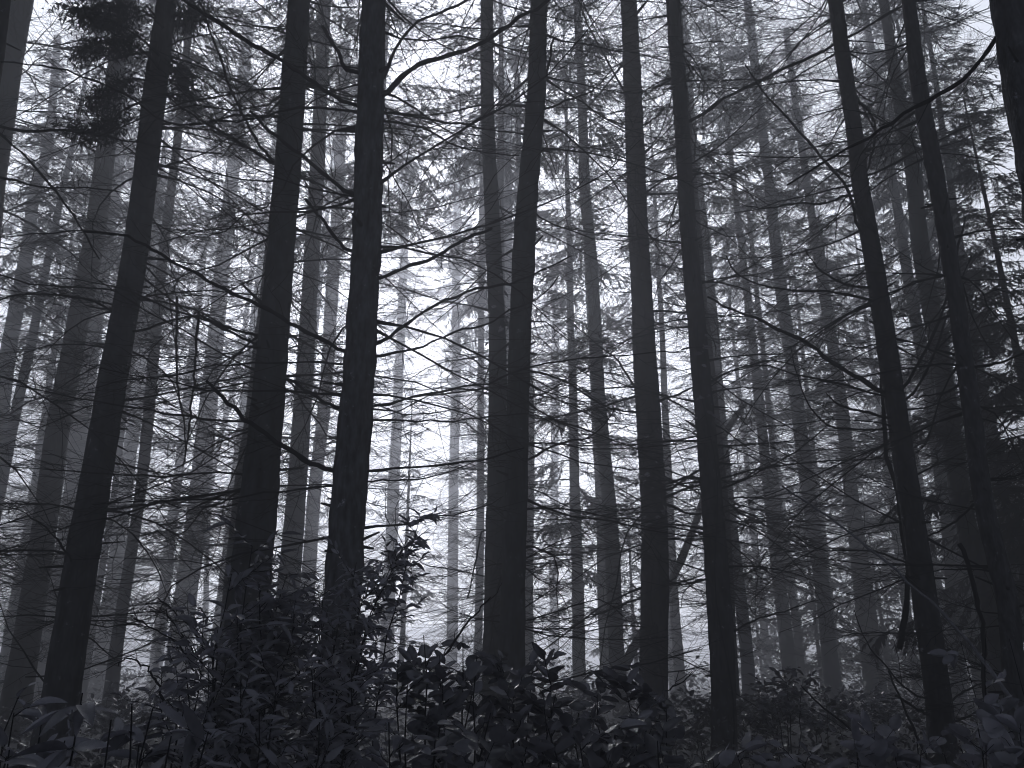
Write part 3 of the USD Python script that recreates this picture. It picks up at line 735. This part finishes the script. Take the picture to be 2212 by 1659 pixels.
# needle-bearing living boughs of the black leaning left trunk, high up
rng = np.random.default_rng(71)
for k, (pts, Y) in enumerate([([(345,150),(290,100),(230,90),(170,120)], 7.4), ([(330,215),(270,235),(215,280),(150,270)], 7.3), ([(352,60),(300,20),(240,10),(180,40)], 7.6),
                              ([(365,60),(410,40),(440,0)], 7.9), ([(340,180),(390,150),(400,220)], 8.0), ([(345,120),(270,60),(200,30),(140,20)], 7.2), ([(335,180),(280,170),(230,200),(190,230)], 7.6)]):
    c = smooth_path(np.array([[a, b, 0] for a, b in pts]), 9)
    P = np.array([at(a, b, Y)[0] for a, b, _ in c])
    bm = tubes(P[None], np.linspace(0.016, 0.004, 9)[None], 5)
    b = part(TREE['B'], 'bough', bm, TWIG, smooth=60)
    M = 1000
    cl = 0.25 + 0.75 * np.round(rng.random(M) * 6) / 6 + rng.normal(0, 0.035, M)
    x = np.clip(0.1 + 0.9 * cl, 0, 0.999) * 8; i = np.minimum(x.astype(int), 7)
    O = P[i] + (P[i + 1] - P[i]) * (x - i)[:, None]
    O = O + rng.normal(0, 1, (M, 3)) * [0.085, 0.085, 0.05] - UP * 0.03
    D = unit(rng.normal(0, 1, (M, 3)) + [0, 0, -0.5])
    part(b, 'needles', strips(rng, O, D, rng.uniform(0.05, 0.12, M), rng.uniform(0.012, 0.024, M)), NEEDLE, kind='stuff')

# ------------------------------------------------------------------ ground, far slope
def sheet(xs, ys, z):
    X, Y = np.meshgrid(xs, ys)
    V = np.stack([X, Y, z(X, Y)], -1).reshape(-1, 3)
    n, m = len(ys), len(xs)
    i, j = np.meshgrid(np.arange(n - 1), np.arange(m - 1), indexing='ij')
    a = i * m + j
    return V, np.concatenate([np.stack([a, a + 1, a + m + 1], -1).reshape(-1, 3), np.stack([a, a + m + 1, a + m], -1).reshape(-1, 3)])
def far_z(X, Y):
    r = np.clip((Y - 70.0) / 40.0, 0, 1)
    ridge = 4.0 * r ** 1.6 * (0.75 + 0.5 * meshkit.noise(np.stack([X / 45.0, Y / 60.0, 0 * X], -1), 9)) * (1.0 + 0.004 * (-X))
    return ground_z(X, Y) + np.maximum(ridge, 0)
gx = np.sign(np.linspace(-1, 1, 121)) * np.abs(np.linspace(-1, 1, 121)) ** 1.8 * 110
gy = np.concatenate([np.linspace(-25, 0, 12), np.linspace(0.5, 40, 70), np.linspace(42, 112, 40)])
top('ground', sheet(gx, gy, far_z), GROUND, 'dark leafy forest floor falling gently away into the mist', 'ground', 'structure', smooth=True)

# ------------------------------------------------------------------ leaves
def leaf_points(n, prof, fold, curl):
    """A leaf of unit length along +x, in rows left, mid, right."""
    s = np.linspace(0, 1, n)
    w = prof(s)
    z = -curl * s ** 2
    mid = np.stack([s, 0 * s, z - fold * w * 0.5], -1)
    l = np.stack([s, w * 0.5, z + fold * w * 0.3], -1)
    r = l * [1, -1, 1]
    V = np.stack([l, mid, r], 1).reshape(-1, 3)
    F = []
    for i in range(n - 1):
        for c in (0, 1):
            a = i * 3 + c
            F += [[a, a + 1, a + 4], [a, a + 4, a + 3]]
    return V, np.array(F)
def oval(s): return np.maximum(np.sin(np.pi * s ** 0.88), 0) ** 0.62 * (1 - 0.12 * s)
def lance(s): return np.maximum(np.sin(np.pi * s ** 0.8), 0) ** 0.85
SHAPES = {'salal': (oval, 0.62, 0.22), 'arching': (lance, 0.34, 0.35), 'long': (lance, 0.30, 0.45), 'broad': (oval, 0.72, 0.25), 'cover': (oval, 0.6, 0.25)}

def place_leaves(rng, kind, O, D, N, ln, n=8):
    """Leaves at O, along D, with upper side roughly towards N: list of (vertices, faces) or one array."""
    prof, wide, curl = SHAPES[kind]
    M = len(O)
    D = unit(D); S = unit(np.cross(N, D)); U = np.cross(D, S)
    out = np.empty((M, n * 3, 3))
    vs = [leaf_points(n, lambda s, w=wide * f: prof(s) * w, fo, curl * cu) for f, fo, cu in ((0.9, 0.35, 0.6), (1.0, 0.55, 1.0), (1.1, 0.25, 1.3), (0.95, 0.15, 0.3), (0.85, 0.7, 1.6))]
    pick = rng.integers(0, len(vs), M)
    for k, (V, F) in enumerate(vs):
        q = pick == k
        W = V[None] * ln[q][:, None, None]
        W = W + rng.normal(0, 0.005, W.shape) * ln[q][:, None, None]
        out[q] = O[q][:, None] + W[..., 0:1] * D[q][:, None] + W[..., 1:2] * S[q][:, None] + W[..., 2:3] * U[q][:, None]
    return out, vs[0][1]

def flat(V, F):
    M, k, _ = V.shape
    return V.reshape(-1, 3), (F[None] + (np.arange(M) * k)[:, None, None]).reshape(-1, 3)

LEAFMAT = {'salal': SALAL, 'arching': THIN, 'long': LONG, 'broad': BROAD, 'cover': COVER}
def shrub(seed, name, label, cat, kind, tips, Y, foot, nb, nl, size, spread, sway, group=None, blen=(0.2, 0.45), lean=0.0, cap=300, srad=0.006):
    """A shrub of stems that rise from the foot pixel to the tip pixels, with leafy branchlets on their upper parts. tips: [(px, py, dY)]."""
    rng = np.random.default_rng(seed)
    fx = at(foot, 1383, Y)[0][0]
    g = float(ground_z(fx, Y))
    t = thing(name, label, cat, (fx, Y, g), group)
    LV = []
    nb = int(nb * 1.6)
    for px, py, dy in tips:
        tip = at(px, py, Y + dy)[0]
        base = np.array([fx + rng.normal(0, spread), Y + rng.normal(0, spread), g - 0.05])
        base[0] = 0.45 * base[0] + 0.55 * (tip[0] - sway * 0.3)
        midp = base * 0.45 + tip * 0.55 + np.array([-sway, 0, 0.12]) * rng.uniform(0.4, 1.0) + rng.normal(0, 0.03, 3)
        P = smooth_path(np.array([base, midp, tip]), 12)
        P[1:-1] += rng.normal(0, 0.008, (10, 3))
        st = part(t, 'stem', tubes(P[None], np.linspace(srad * 1.5, srad * 0.3, 12)[None], 5), TWIG, smooth=60)
        s = rng.uniform(0.45, 1.0, nb) ** 0.8
        x = s * 11; i = np.minimum(x.astype(int), 10)
        O = P[i] + (P[i + 1] - P[i]) * (x - i)[:, None]
        T = unit(P[i + 1] - P[i])
        az = rng.uniform(0, 2 * math.pi, nb)
        D = unit(np.stack([np.cos(az), np.sin(az), rng.normal(0.25, 0.3, nb)], -1) + T * 0.55 + [lean, 0, 0])
        L = rng.uniform(*blen, nb) * (1.25 - 0.7 * s)
        q = np.linspace(0, 1, 6)
        dro = rng.uniform(-0.1, 0.35, nb)
        B = O[:, None] + L[:, None, None] * (D[:, None] * q[None, :, None] - UP * (dro[:, None] * q ** 2)[..., None])
        B[:, 1:] += rng.normal(0, 0.012, (nb, 5, 3)) * (L[:, None, None] + 0.1)
        part(st, 'branchlets', tubes(B, (srad * 0.45 * np.linspace(1, 0.35, 6))[None].repeat(nb, 0), 3), TWIG, kind='stuff')
        b = np.repeat(np.arange(nb), nl); k = np.tile(np.arange(nl), nb)
        ss = np.clip((k + 0.6 + rng.normal(0, 0.15, len(b))) / nl, 0.05, 1.0)
        x = ss * 4.999; i = np.minimum(x.astype(int), 4)
        LO = B[b, i] + (B[b, i + 1] - B[b, i]) * (x - i)[:, None]
        LT = unit(B[b, i + 1] - B[b, i])
        LS = unit(np.cross(LT, UP)) * np.where(k % 2, 1, -1)[:, None]
        endl = (k == nl - 1)[:, None]
        LD = unit(np.where(endl, LT, LS * rng.uniform(0.5, 1.0, len(b))[:, None] + LT * 0.7) + UP * rng.normal(-0.12 if kind in ('arching', 'long') else 0.08, 0.3, len(b))[:, None] + rng.normal(0, 0.12, (len(b), 3)))
        LN = unit(UP + [0, -0.25, 0] + rng.normal(0, 0.5, (len(b), 3)))
        V, F = place_leaves(rng, kind, LO, LD, LN, size * rng.uniform(0.55, 1.2, len(b)))
        LV.append(V)
    V = np.concatenate(LV)
    keep = min(cap, len(V))
    # the leaves nearest the view keep their own prims
    order = np.argsort(V[:, :, 1].mean(1) - 0.3 * V[:, :, 2].mean(1))
    for j in order[:keep]:
        part(t, 'leaf', (V[j], F), LEAFMAT[kind], smooth=True)
    if len(V) > keep:
        part(t, 'foliage', flat(V[order[keep:]], F), LEAFMAT[kind], smooth=True, kind='stuff')
    return t

# tall leafy shrub in front of the thick dark trunk and the black rough trunk
shrub(101, 'leafy_shrub', 'tall small-leaved shrub with upright stem in front of the thick dark trunk left of centre', 'shrub', 'arching',
      [(500,1240,0), (545,1180,0.1), (590,1330,0.2), (470,1360,-0.1), (620,1240,0.3), (560,1260,0), (520,1330,0), (640,1300,0.1)], 3.7, 600, 11, 8, 0.085, 0.15, 0.05, blen=(0.22, 0.42), lean=0.25)
shrub(102, 'leafy_shrub', 'dense small-leaved shrub hiding the foot of the black rough trunk', 'shrub', 'arching',
      [(700,1250,0), (770,1215,0.2), (735,1330,0), (660,1340,0.2), (800,1330,0.1), (690,1290,0.1), (790,1270,0.1)], 3.9, 720, 9, 8, 0.075, 0.15, 0.02, blen=(0.2, 0.4), lean=0.2)
shrub(103, 'leafy_shrub', 'arching spray of tiny leaves rising highest to the right across the pale clearing', 'shrub', 'arching',
      [(908,1118,0.1), (880,1165,0.0), (850,1210,0.2), (820,1260,0.1)], 4.0, 745, 18, 8, 0.06, 0.12, 0.16, blen=(0.10, 0.24), lean=0.35)
shrub(104, 'leafy_shrub', 'sprawling small-leaved shrub with bare twigs reaching left before the pale lone trunk', 'shrub', 'arching',
      [(400,1390,0), (440,1330,0.2), (380,1440,-0.1), (450,1430,0.1), (350,1450,0.1)], 4.1, 480, 7, 6, 0.075, 0.15, -0.05, blen=(0.2, 0.4))
shrub(105, 'leafy_shrub', 'dark low leafy shrub filling the bottom left of centre under the tall shrub', 'shrub', 'arching',
      [(520,1470,0), (600,1450,0.2), (680,1440,0), (760,1450,0.1), (560,1540,-0.2), (690,1560,-0.2)], 3.2, 620, 9, 8, 0.08, 0.2, 0.0, blen=(0.2, 0.4))
# glossy oval-leaved shrubs
shrub(111, 'salal_shrub', 'glossy oval-leaved shrub with two upright leaves against the pale clearing, centre', 'shrub', 'salal',
      [(915,1372,0), (1000,1368,0.1), (950,1415,0), (860,1425,0.1), (1030,1420,0.1)], 2.9, 965, 8, 7, 0.066, 0.10, -0.04, blen=(0.10, 0.22))
shrub(112, 'salal_shrub', 'glossy oval-leaved shrub covering the foot of the centre trunk pair', 'shrub', 'salal',
      [(1190,1470,0), (1150,1445,0.2), (1080,1440,0.2), (1200,1500,0), (1110,1485,0)], 3.1, 1120, 8, 7, 0.068, 0.12, -0.03, blen=(0.12, 0.30))
shrub(113, 'salal_shrub', 'darkest oval-leaved shrub at the bottom edge below the two upright leaves', 'shrub', 'salal',
      [(880,1480,0), (960,1500,0.1), (1020,1500,0.0), (1060,1540,-0.2), (840,1560,-0.2), (940,1600,-0.3)], 2.6, 950, 8, 7, 0.064, 0.12, 0.0, blen=(0.12, 0.30))
shrub(114, 'salal_shrub', 'oval-leaved shrub in front of the foot of the tall straight right trunk', 'shrub', 'salal',
      [(1290,1500,0), (1350,1480,0.2), (1400,1490,0.3), (1440,1530,0.1), (1250,1540,0)], 3.6, 1350, 8, 7, 0.084, 0.15, 0.0, blen=(0.15, 0.35))
shrub(115, 'salal_shrub', 'low oval-leaved shrub on the bottom edge right of centre', 'shrub', 'salal',
      [(1180,1560,0), (1250,1590,0), (1330,1580,0.1), (1420,1600,0.1), (1120,1600,-0.1)], 2.9, 1270, 8, 7, 0.079, 0.15, 0.0, blen=(0.12, 0.3))
# long-leaved plants bottom left
shrub(121, 'long_leaved_plant', 'big long-leaved plant with an arching leaf crown before the black leaning trunk', 'plant', 'long',
      [(178,1497,0), (285,1520,0.1), (240,1555,-0.1)], 2.2, 220, 4, 5, 0.125, 0.06, 0.0, blen=(0.06, 0.16))
shrub(122, 'long_leaved_plant', 'dark long-leaved plant in the bottom left corner', 'plant', 'long',
      [(30,1540,0), (90,1560,-0.1), (140,1600,-0.2), (20,1620,-0.2)], 2.5, 70, 6, 7, 0.10, 0.06, 0.0, blen=(0.06, 0.16))
shrub(123, 'long_leaved_plant', 'long-leaved plant on the bottom edge below the pale broad lone trunk', 'plant', 'long',
      [(330,1530,0), (400,1520,0.2), (370,1590,-0.1), (300,1610,-0.2), (450,1580,0)], 2.3, 360, 5, 6, 0.11, 0.08, 0.0, blen=(0.06, 0.18))
shrub(124, 'long_leaved_plant', 'small pale two-leaved shoot before the second trunk from the left', 'plant', 'long',
      [(42,1500,0)], 3.0, 60, 2, 2, 0.10, 0.03, 0.0, blen=(0.04, 0.08))
# broad-leaved plants bottom right
shrub(131, 'broad_leaved_plant', 'broad-leaved plant left of the foot of the dark near trunk at right', 'plant', 'broad',
      [(1890,1570,0), (1930,1600,0.1), (1980,1590,0.3), (1850,1610,0)], 4.3, 1910, 5, 4, 0.115, 0.15, 0.0, blen=(0.12, 0.3))
shrub(132, 'broad_leaved_plant', 'broad pale-leaved plant in the bottom right corner', 'plant', 'broad',
      [(2110,1560,0), (2160,1545,0.2), (2200,1550,0), (2130,1610,0)], 3.8, 2140, 5, 4, 0.11, 0.12, 0.0, blen=(0.12, 0.28))
shrub(133, 'broad_leaved_plant', 'broad-leaved plant right in front of the foot of the dark near trunk', 'plant', 'broad',
      [(1990,1620,0), (2040,1630,0), (2075,1615,0.2), (2100,1640,0)], 3.9, 2040, 4, 4, 0.10, 0.12, 0.0, blen=(0.1, 0.26))
shrub(134, 'broad_leaved_plant', 'low broad-leaved plant at the bottom edge below the dark straight trunk', 'plant', 'broad',
      [(1540,1640,0), (1590,1625,0.1), (1660,1640,0), (1740,1645,0)], 3.6, 1600, 4, 4, 0.085, 0.12, 0.0, blen=(0.1, 0.26))
shrub(135, 'broad_leaved_shoot', 'thin shoot with pale drooping leaves crossing the dark near trunk at right', 'plant', 'broad',
      [(2130,1362,0), (2075,1385,0.1), (2180,1380,0.0)], 4.2, 2130, 3, 4, 0.085, 0.06, 0.0, blen=(0.08, 0.2), srad=0.004)
# leafy saplings farther off at the feet of the misty right trunks
for k, (px, py, Y, lab) in enumerate([(1690,1440,9.5,'thin-leaved sapling glinting before the thin pole-like trunk'), (1780,1495,11,'low leafy bush at the foot of the broad grey misty right trunk'),
                                      (1880,1490,12,'low leafy bush between the misty trunk and the dark near trunk at right'), (1640,1500,10,'low leafy bush at the foot of the grey trunk beside the dark straight one'),
                                      (1500,1500,10,'twiggy leafy bush between the tall straight trunk and the dark straight trunk'), (270,1480,11,'grey leafy bush at the foot of the slender dark left trunk'),
                                      (1240,1470,11,'grey leafy bush between the centre pair and the grey medium trunk')]):
    shrub(150 + k, 'low_bush', lab, 'bush', 'cover', [(px, py, 0), (px - 40, py + 30, 0.3), (px + 45, py + 25, -0.2), (px + 15, py + 45, 0.2), (px - 20, py + 60, -0.3)], Y, px, 9, 6, 0.085, 0.3, 0.0, blen=(0.2, 0.45), cap=0)
# leaves of a climber on trunks
def climber(seed, name, label, key, zs, n, Y0):
    rng = np.random.default_rng(seed)
    ax = AX[key]
    z = rng.uniform(*zs, n)
    C = ax(z)
    a = rng.uniform(-2.9, -0.2, n)
    N = np.stack([np.cos(a), np.sin(a), 0 * a], -1)
    O = C[:, :3] + N * (C[:, 3:4] * 1.12)
    P = np.array([ax(q)[:3] + np.array([0.5 * math.sin(q * 2.3) * ax(q)[3], -ax(q)[3] * 1.08, 0]) for q in np.linspace(0.2, zs[1], 16)])
    t = thing(name, label, 'climbing plant', (P[0][0], P[0][1], 0.0))
    part(t, 'stem', tubes(P[None], np.linspace(0.008, 0.003, 16)[None], 5), TWIG, smooth=60)
    D = unit(N * 0.6 + np.cross(N, UP) * rng.normal(0, 0.9, n)[:, None] - UP * rng.uniform(0, 0.8, n)[:, None])
    V, F = place_leaves(rng, 'broad', O, D, unit(N + UP * 0.6), rng.uniform(0.06, 0.13, n))
    for j in range(n):
        part(t, 'leaf', (V[j], F), BROAD, smooth=True)
climber(201, 'climbing_plant', 'leafy climber on the dark lower part of the tall straight trunk', 'Q', (2.9, 4.3), 26, 12)
climber(202, 'climbing_plant', 'few pale hanging leaves on the dark straight trunk beside the bright gap', 'R', (3.6, 5.4), 12, 11)
climber(203, 'climbing_plant', 'few curled leaves clinging to the upper left trunk of the centre pair', 'K', (5.0, 6.4), 9, 12)

# ------------------------------------------------------------------ ground cover of small leaves
rng = np.random.default_rng(301)
def cover(n, y0, y1, size, hmax, dens_near, rows=4, flatness=0.5):
    Y = y0 + (y1 - y0) * rng.random(n) ** dens_near
    X = (rng.random(n) * 2 - 1) * (Y * 0.78 + 2.0)
    gz = ground_z(X, Y)
    lump = meshkit.fbm(np.stack([X / 1.6, Y / 1.6, 0 * X], -1), 3, 21)
    h = hmax * (0.25 + 1.1 * lump) * rng.random(n) ** 0.5
    O = np.stack([X, Y, gz + h], -1)
    a = rng.uniform(0, 2 * math.pi, n)
    D = np.stack([np.cos(a), np.sin(a), rng.normal(-0.1, 0.35, n)], -1)
    return place_leaves(rng, 'cover', O, D, unit(UP + rng.normal(0, flatness, (n, 3))), size * rng.uniform(0.5, 1.3, n), rows)
top('ground_cover', join([flat(*cover(17000, 4.5, 13, 0.08, 0.6, 1.2)), flat(*cover(16000, 12, 27, 0.11, 0.6, 1.1, 3)), flat(*cover(16000, 24, 62, 0.20, 1.5, 1.0, 3))]), COVER,
    'low glinting ground cover of small dark leaves over the forest floor', 'ground cover', 'stuff', smooth=True)

# ------------------------------------------------------------------ sticks, hanging dead wood, leaning log
def stick(seed, name, label, cat, pts, mat, sides=7, tw=0, group=None):
    """pts: [(px, py, distance, width)]"""
    rng = np.random.default_rng(seed)
    rows = []
    for px, py, Y, w in pts:
        p, m = at(px, py, Y)
        rows.append([*p, 0.5 * w * m])
    n = max(10, 4 * len(rows))
    c = smooth_path(np.array(rows), n)
    P, R = c[:, :3].copy(), c[:, 3]
    P[1:-1] += rng.normal(0, 0.005, (n - 2, 3))
    R = R * (1 + 0.08 * rng.normal(0, 1, n).clip(-1.5, 1.5))
    lo = P[np.argmin(P[:, 2])]
    t = thing(name, label, cat, lo, group)
    part(t, 'wood', tubes(P[None], R[None], sides), mat, smooth=60)
    if tw:
        L = np.linalg.norm(np.diff(P, axis=0), axis=1).sum()
        part(t, 'twigs', twigs_on(rng, smooth_path(P, 9)[None], np.array([min(L, 1.6)]), tw, 0.3, 0.0022, 1), TWIG)
    return t
stick(401, 'leaning_log', 'leaning dead log crossing behind the tall straight right trunk', 'log',
      [(1325,1490,19,22),(1340,1455,19,21),(1385,1370,19,19),(1460,1235,19,17),(1504,1126,19,15),(1572,927,18.6,13),(1612,872,18.4,9)], BARK, 9, 10)
stick(402, 'hanging_branch', 'long broken stick hanging beside the dark near right trunk, its blunt end low', 'branch',
      [(1902,780,9.6,8),(1910,900,9.6,9),(1915,980,9.6,9),(1938,1065,9.6,9),(1950,1150,9.6,11),(1961,1215,9.6,12),(1960,1290,9.6,12),(1943,1402,9.6,13)], TWIG, 7, 6)
stick(403, 'hanging_branch', 'thin dead branch dangling left of the pale broad lone trunk, the right one of two', 'branch',
      [(429,676,7.4,6),(422,760,7.4,5.5),(415,860,7.4,5),(408,930,7.4,4),(395,1008,7.4,2)], TWIG, 6, 14)
stick(404, 'hanging_branch', 'thin dead branch dangling beside the slender left trunk, the left one of two', 'branch',
      [(383,641,7.6,6),(381,760,7.6,5),(385,850,7.6,4),(395,900,7.6,3.5),(400,1000,7.6,2)], TWIG, 6, 14)
stick(405, 'leaning_pole', 'long pale thin pole slanting down to the right edge across the dark near trunk', 'pole',
      [(1690,1050,7.2,4),(1773,1106,6.9,4.5),(1851,1164,6.6,5),(1963,1256,6.2,6),(2072,1361,5.8,7),(2212,1548,5.3,11),(2290,1650,5.1,12)], PALE, 7, 8)
stick(406, 'leaning_pole', 'dark thin pole leaning in front of the forked trunk near the right edge', 'pole',
      [(2072,1174,8.6,9),(2090,1215,8.6,9),(2108,1290,8.6,10),(2123,1351,8.6,9),(2125,1450,8.6,9),(2130,1545,8.6,10)], TWIG, 7, 10)
stick(407, 'leaning_pole', 'thin dark stick leaning left from the ground beside the foot of the dark near trunk', 'pole',
      [(1919,1449,8.6,4),(1945,1510,8.5,5),(1980,1590,8.4,6),(2015,1660,8.3,6.5)], TWIG, 6, 0)
stick(408, 'bare_stick', 'pale thin stick slanting up right among the oval leaves right of centre', 'stick',
      [(1365,1615,3.1,3),(1390,1560,3.1,3.2),(1420,1510,3.1,3),(1465,1475,3.1,2)], PALE, 5, 3)
stick(409, 'bare_stick', 'pale crooked stick on the bottom edge below the centre trunk pair', 'stick',
      [(1175,1630,2.9,2),(1215,1650,2.8,3),(1260,1665,2.8,3.5),(1310,1690,2.8,4)], PALE, 5, 0)
stick(410, 'bare_stick', 'short pale upright stick under the arching leaf crown at bottom left', 'stick',
      [(150,1590,2.1,4),(152,1560,2.1,4.5),(155,1532,2.1,5)], PALE, 6, 0)
stick(411, 'arching_twig', 'dark arching twig bending left before the pale broad lone trunk', 'twig',
      [(355,1530,4.0,6),(342,1480,4.0,5),(325,1455,4.0,4.5),(300,1428,4.0,4),(275,1423,4.0,3),(255,1440,4.0,2)], TWIG, 6, 3)
for k, (pts, lab) in enumerate([([(420,1450,4.0,4),(380,1390,4.0,3.5),(330,1358,4.0,3),(288,1336,4.0,2)], 'lowest of the bare forked twigs poking left into the bright gap'),
                                ([(440,1440,4.1,4),(390,1370,4.1,3.5),(350,1320,4.1,3),(324,1322,4.1,2)], 'middle one of the bare forked twigs poking left into the bright gap'),
                                ([(455,1420,4.2,4),(400,1345,4.2,3),(365,1310,4.2,3),(342,1292,4.2,2)], 'topmost of the bare forked twigs poking left into the bright gap')]):
    stick(420 + k, 'bare_twig', lab, 'twig', pts, TWIG, 5, 9)
stick(431, 'bare_twig', 'bare twig slanting up right in front of the bright clearing beside two upright leaves', 'twig',
      [(930,1460,3.0,5),(975,1395,3.0,4.5),(1020,1330,3.0,4),(1060,1290,3.0,2)], TWIG, 6, 3)
stick(432, 'bare_twig', 'two crossing thin stems leaning over the ground cover below the broad misty right trunk', 'twig',
      [(1900,1640,6.5,4),(1830,1570,6.8,4),(1770,1520,7.0,3.5),(1730,1480,7.2,2)], TWIG, 6, 2)

# ------------------------------------------------------------------ the stand goes on beside and behind the viewer and shades the near ground
rng = np.random.default_rng(808)
FIRST = None
for iy in range(7):
    for ix in range(12):
        x = (ix - 5.5) * 3.6 + rng.uniform(-1.1, 1.1) + 1.8 * (iy % 2)
        y = 12.0 - iy * 3.5 + rng.uniform(-1.1, 1.1)
        turn, h = rng.uniform(0, 360), rng.uniform(0.92, 1.08)
        if (y > -1.0 and abs(x) < 0.70 * max(y, 0) + 3.0) or math.hypot(x, y) < 2.6:
            continue
        if FIRST is None:
            A = np.array([[0.05 * z, 0.0, z - 0.3, 0.19 * (1 - z / 24.5) + 0.012] for z in (0, 6.0, 12.0, 18.0, 24.0)]) * [0.3, 1, 1, 1]
            ax = Axis(A)
            t = FIRST = thing('stand_conifer', 'conifer of the same dark stand beside or behind the viewer', 'conifer', (0, 0, 0), 'stand trees around the viewpoint')
            part(t, 'trunk', trunk_mesh(ax, rng, 23.6, 0.3, 10, 0.05), BARK, smooth=True)
            bo, fo = crown(rng, ax, 8.5, 23.8, 2.9, 60, 190, 0.42, 0.4)
            part(t, 'crown', fo, NEEDLE, kind='stuff')
            part(t, 'boughs', bo, TWIG, kind='stuff')
            o = t
        else:
            o = UsdGeom.Xform.Define(stage, numbered('/World/stand_conifer')).GetPrim()
            o.GetReferences().AddInternalReference(FIRST.GetPath())
            o.SetInstanceable(True)
            tag(o, 'conifer of the same dark stand beside or behind the viewer', 'conifer', 'stand trees around the viewpoint')
        xf = UsdGeom.Xformable(o)
        xf.ClearXformOpOrder()
        m = Gf.Matrix4d().SetScale(h) * Gf.Matrix4d().SetRotate(Gf.Rotation(Gf.Vec3d(0, 0, 1), turn)) * Gf.Matrix4d().SetTranslate(Gf.Vec3d(x, y, float(ground_z(x, y))))
        xf.AddTransformOp().Set(m)

# ------------------------------------------------------------------ the mist
haze_mat = usdkit.material(stage, '/World/Looks/mist', {'v': ('principled_volume', {'color': (0.87, 0.885, 1.0), 'density': HAZE_DENSITY, 'anisotropy': HAZE_G})}, volume='v.volume')
import trimesh
box = trimesh.creation.box([224, 142, 50.0])
box.apply_translation([0, 43, 22.5])
top('haze', (box.vertices, box.faces), haze_mat, 'pale even mist filling the wood', 'mist', 'stuff')
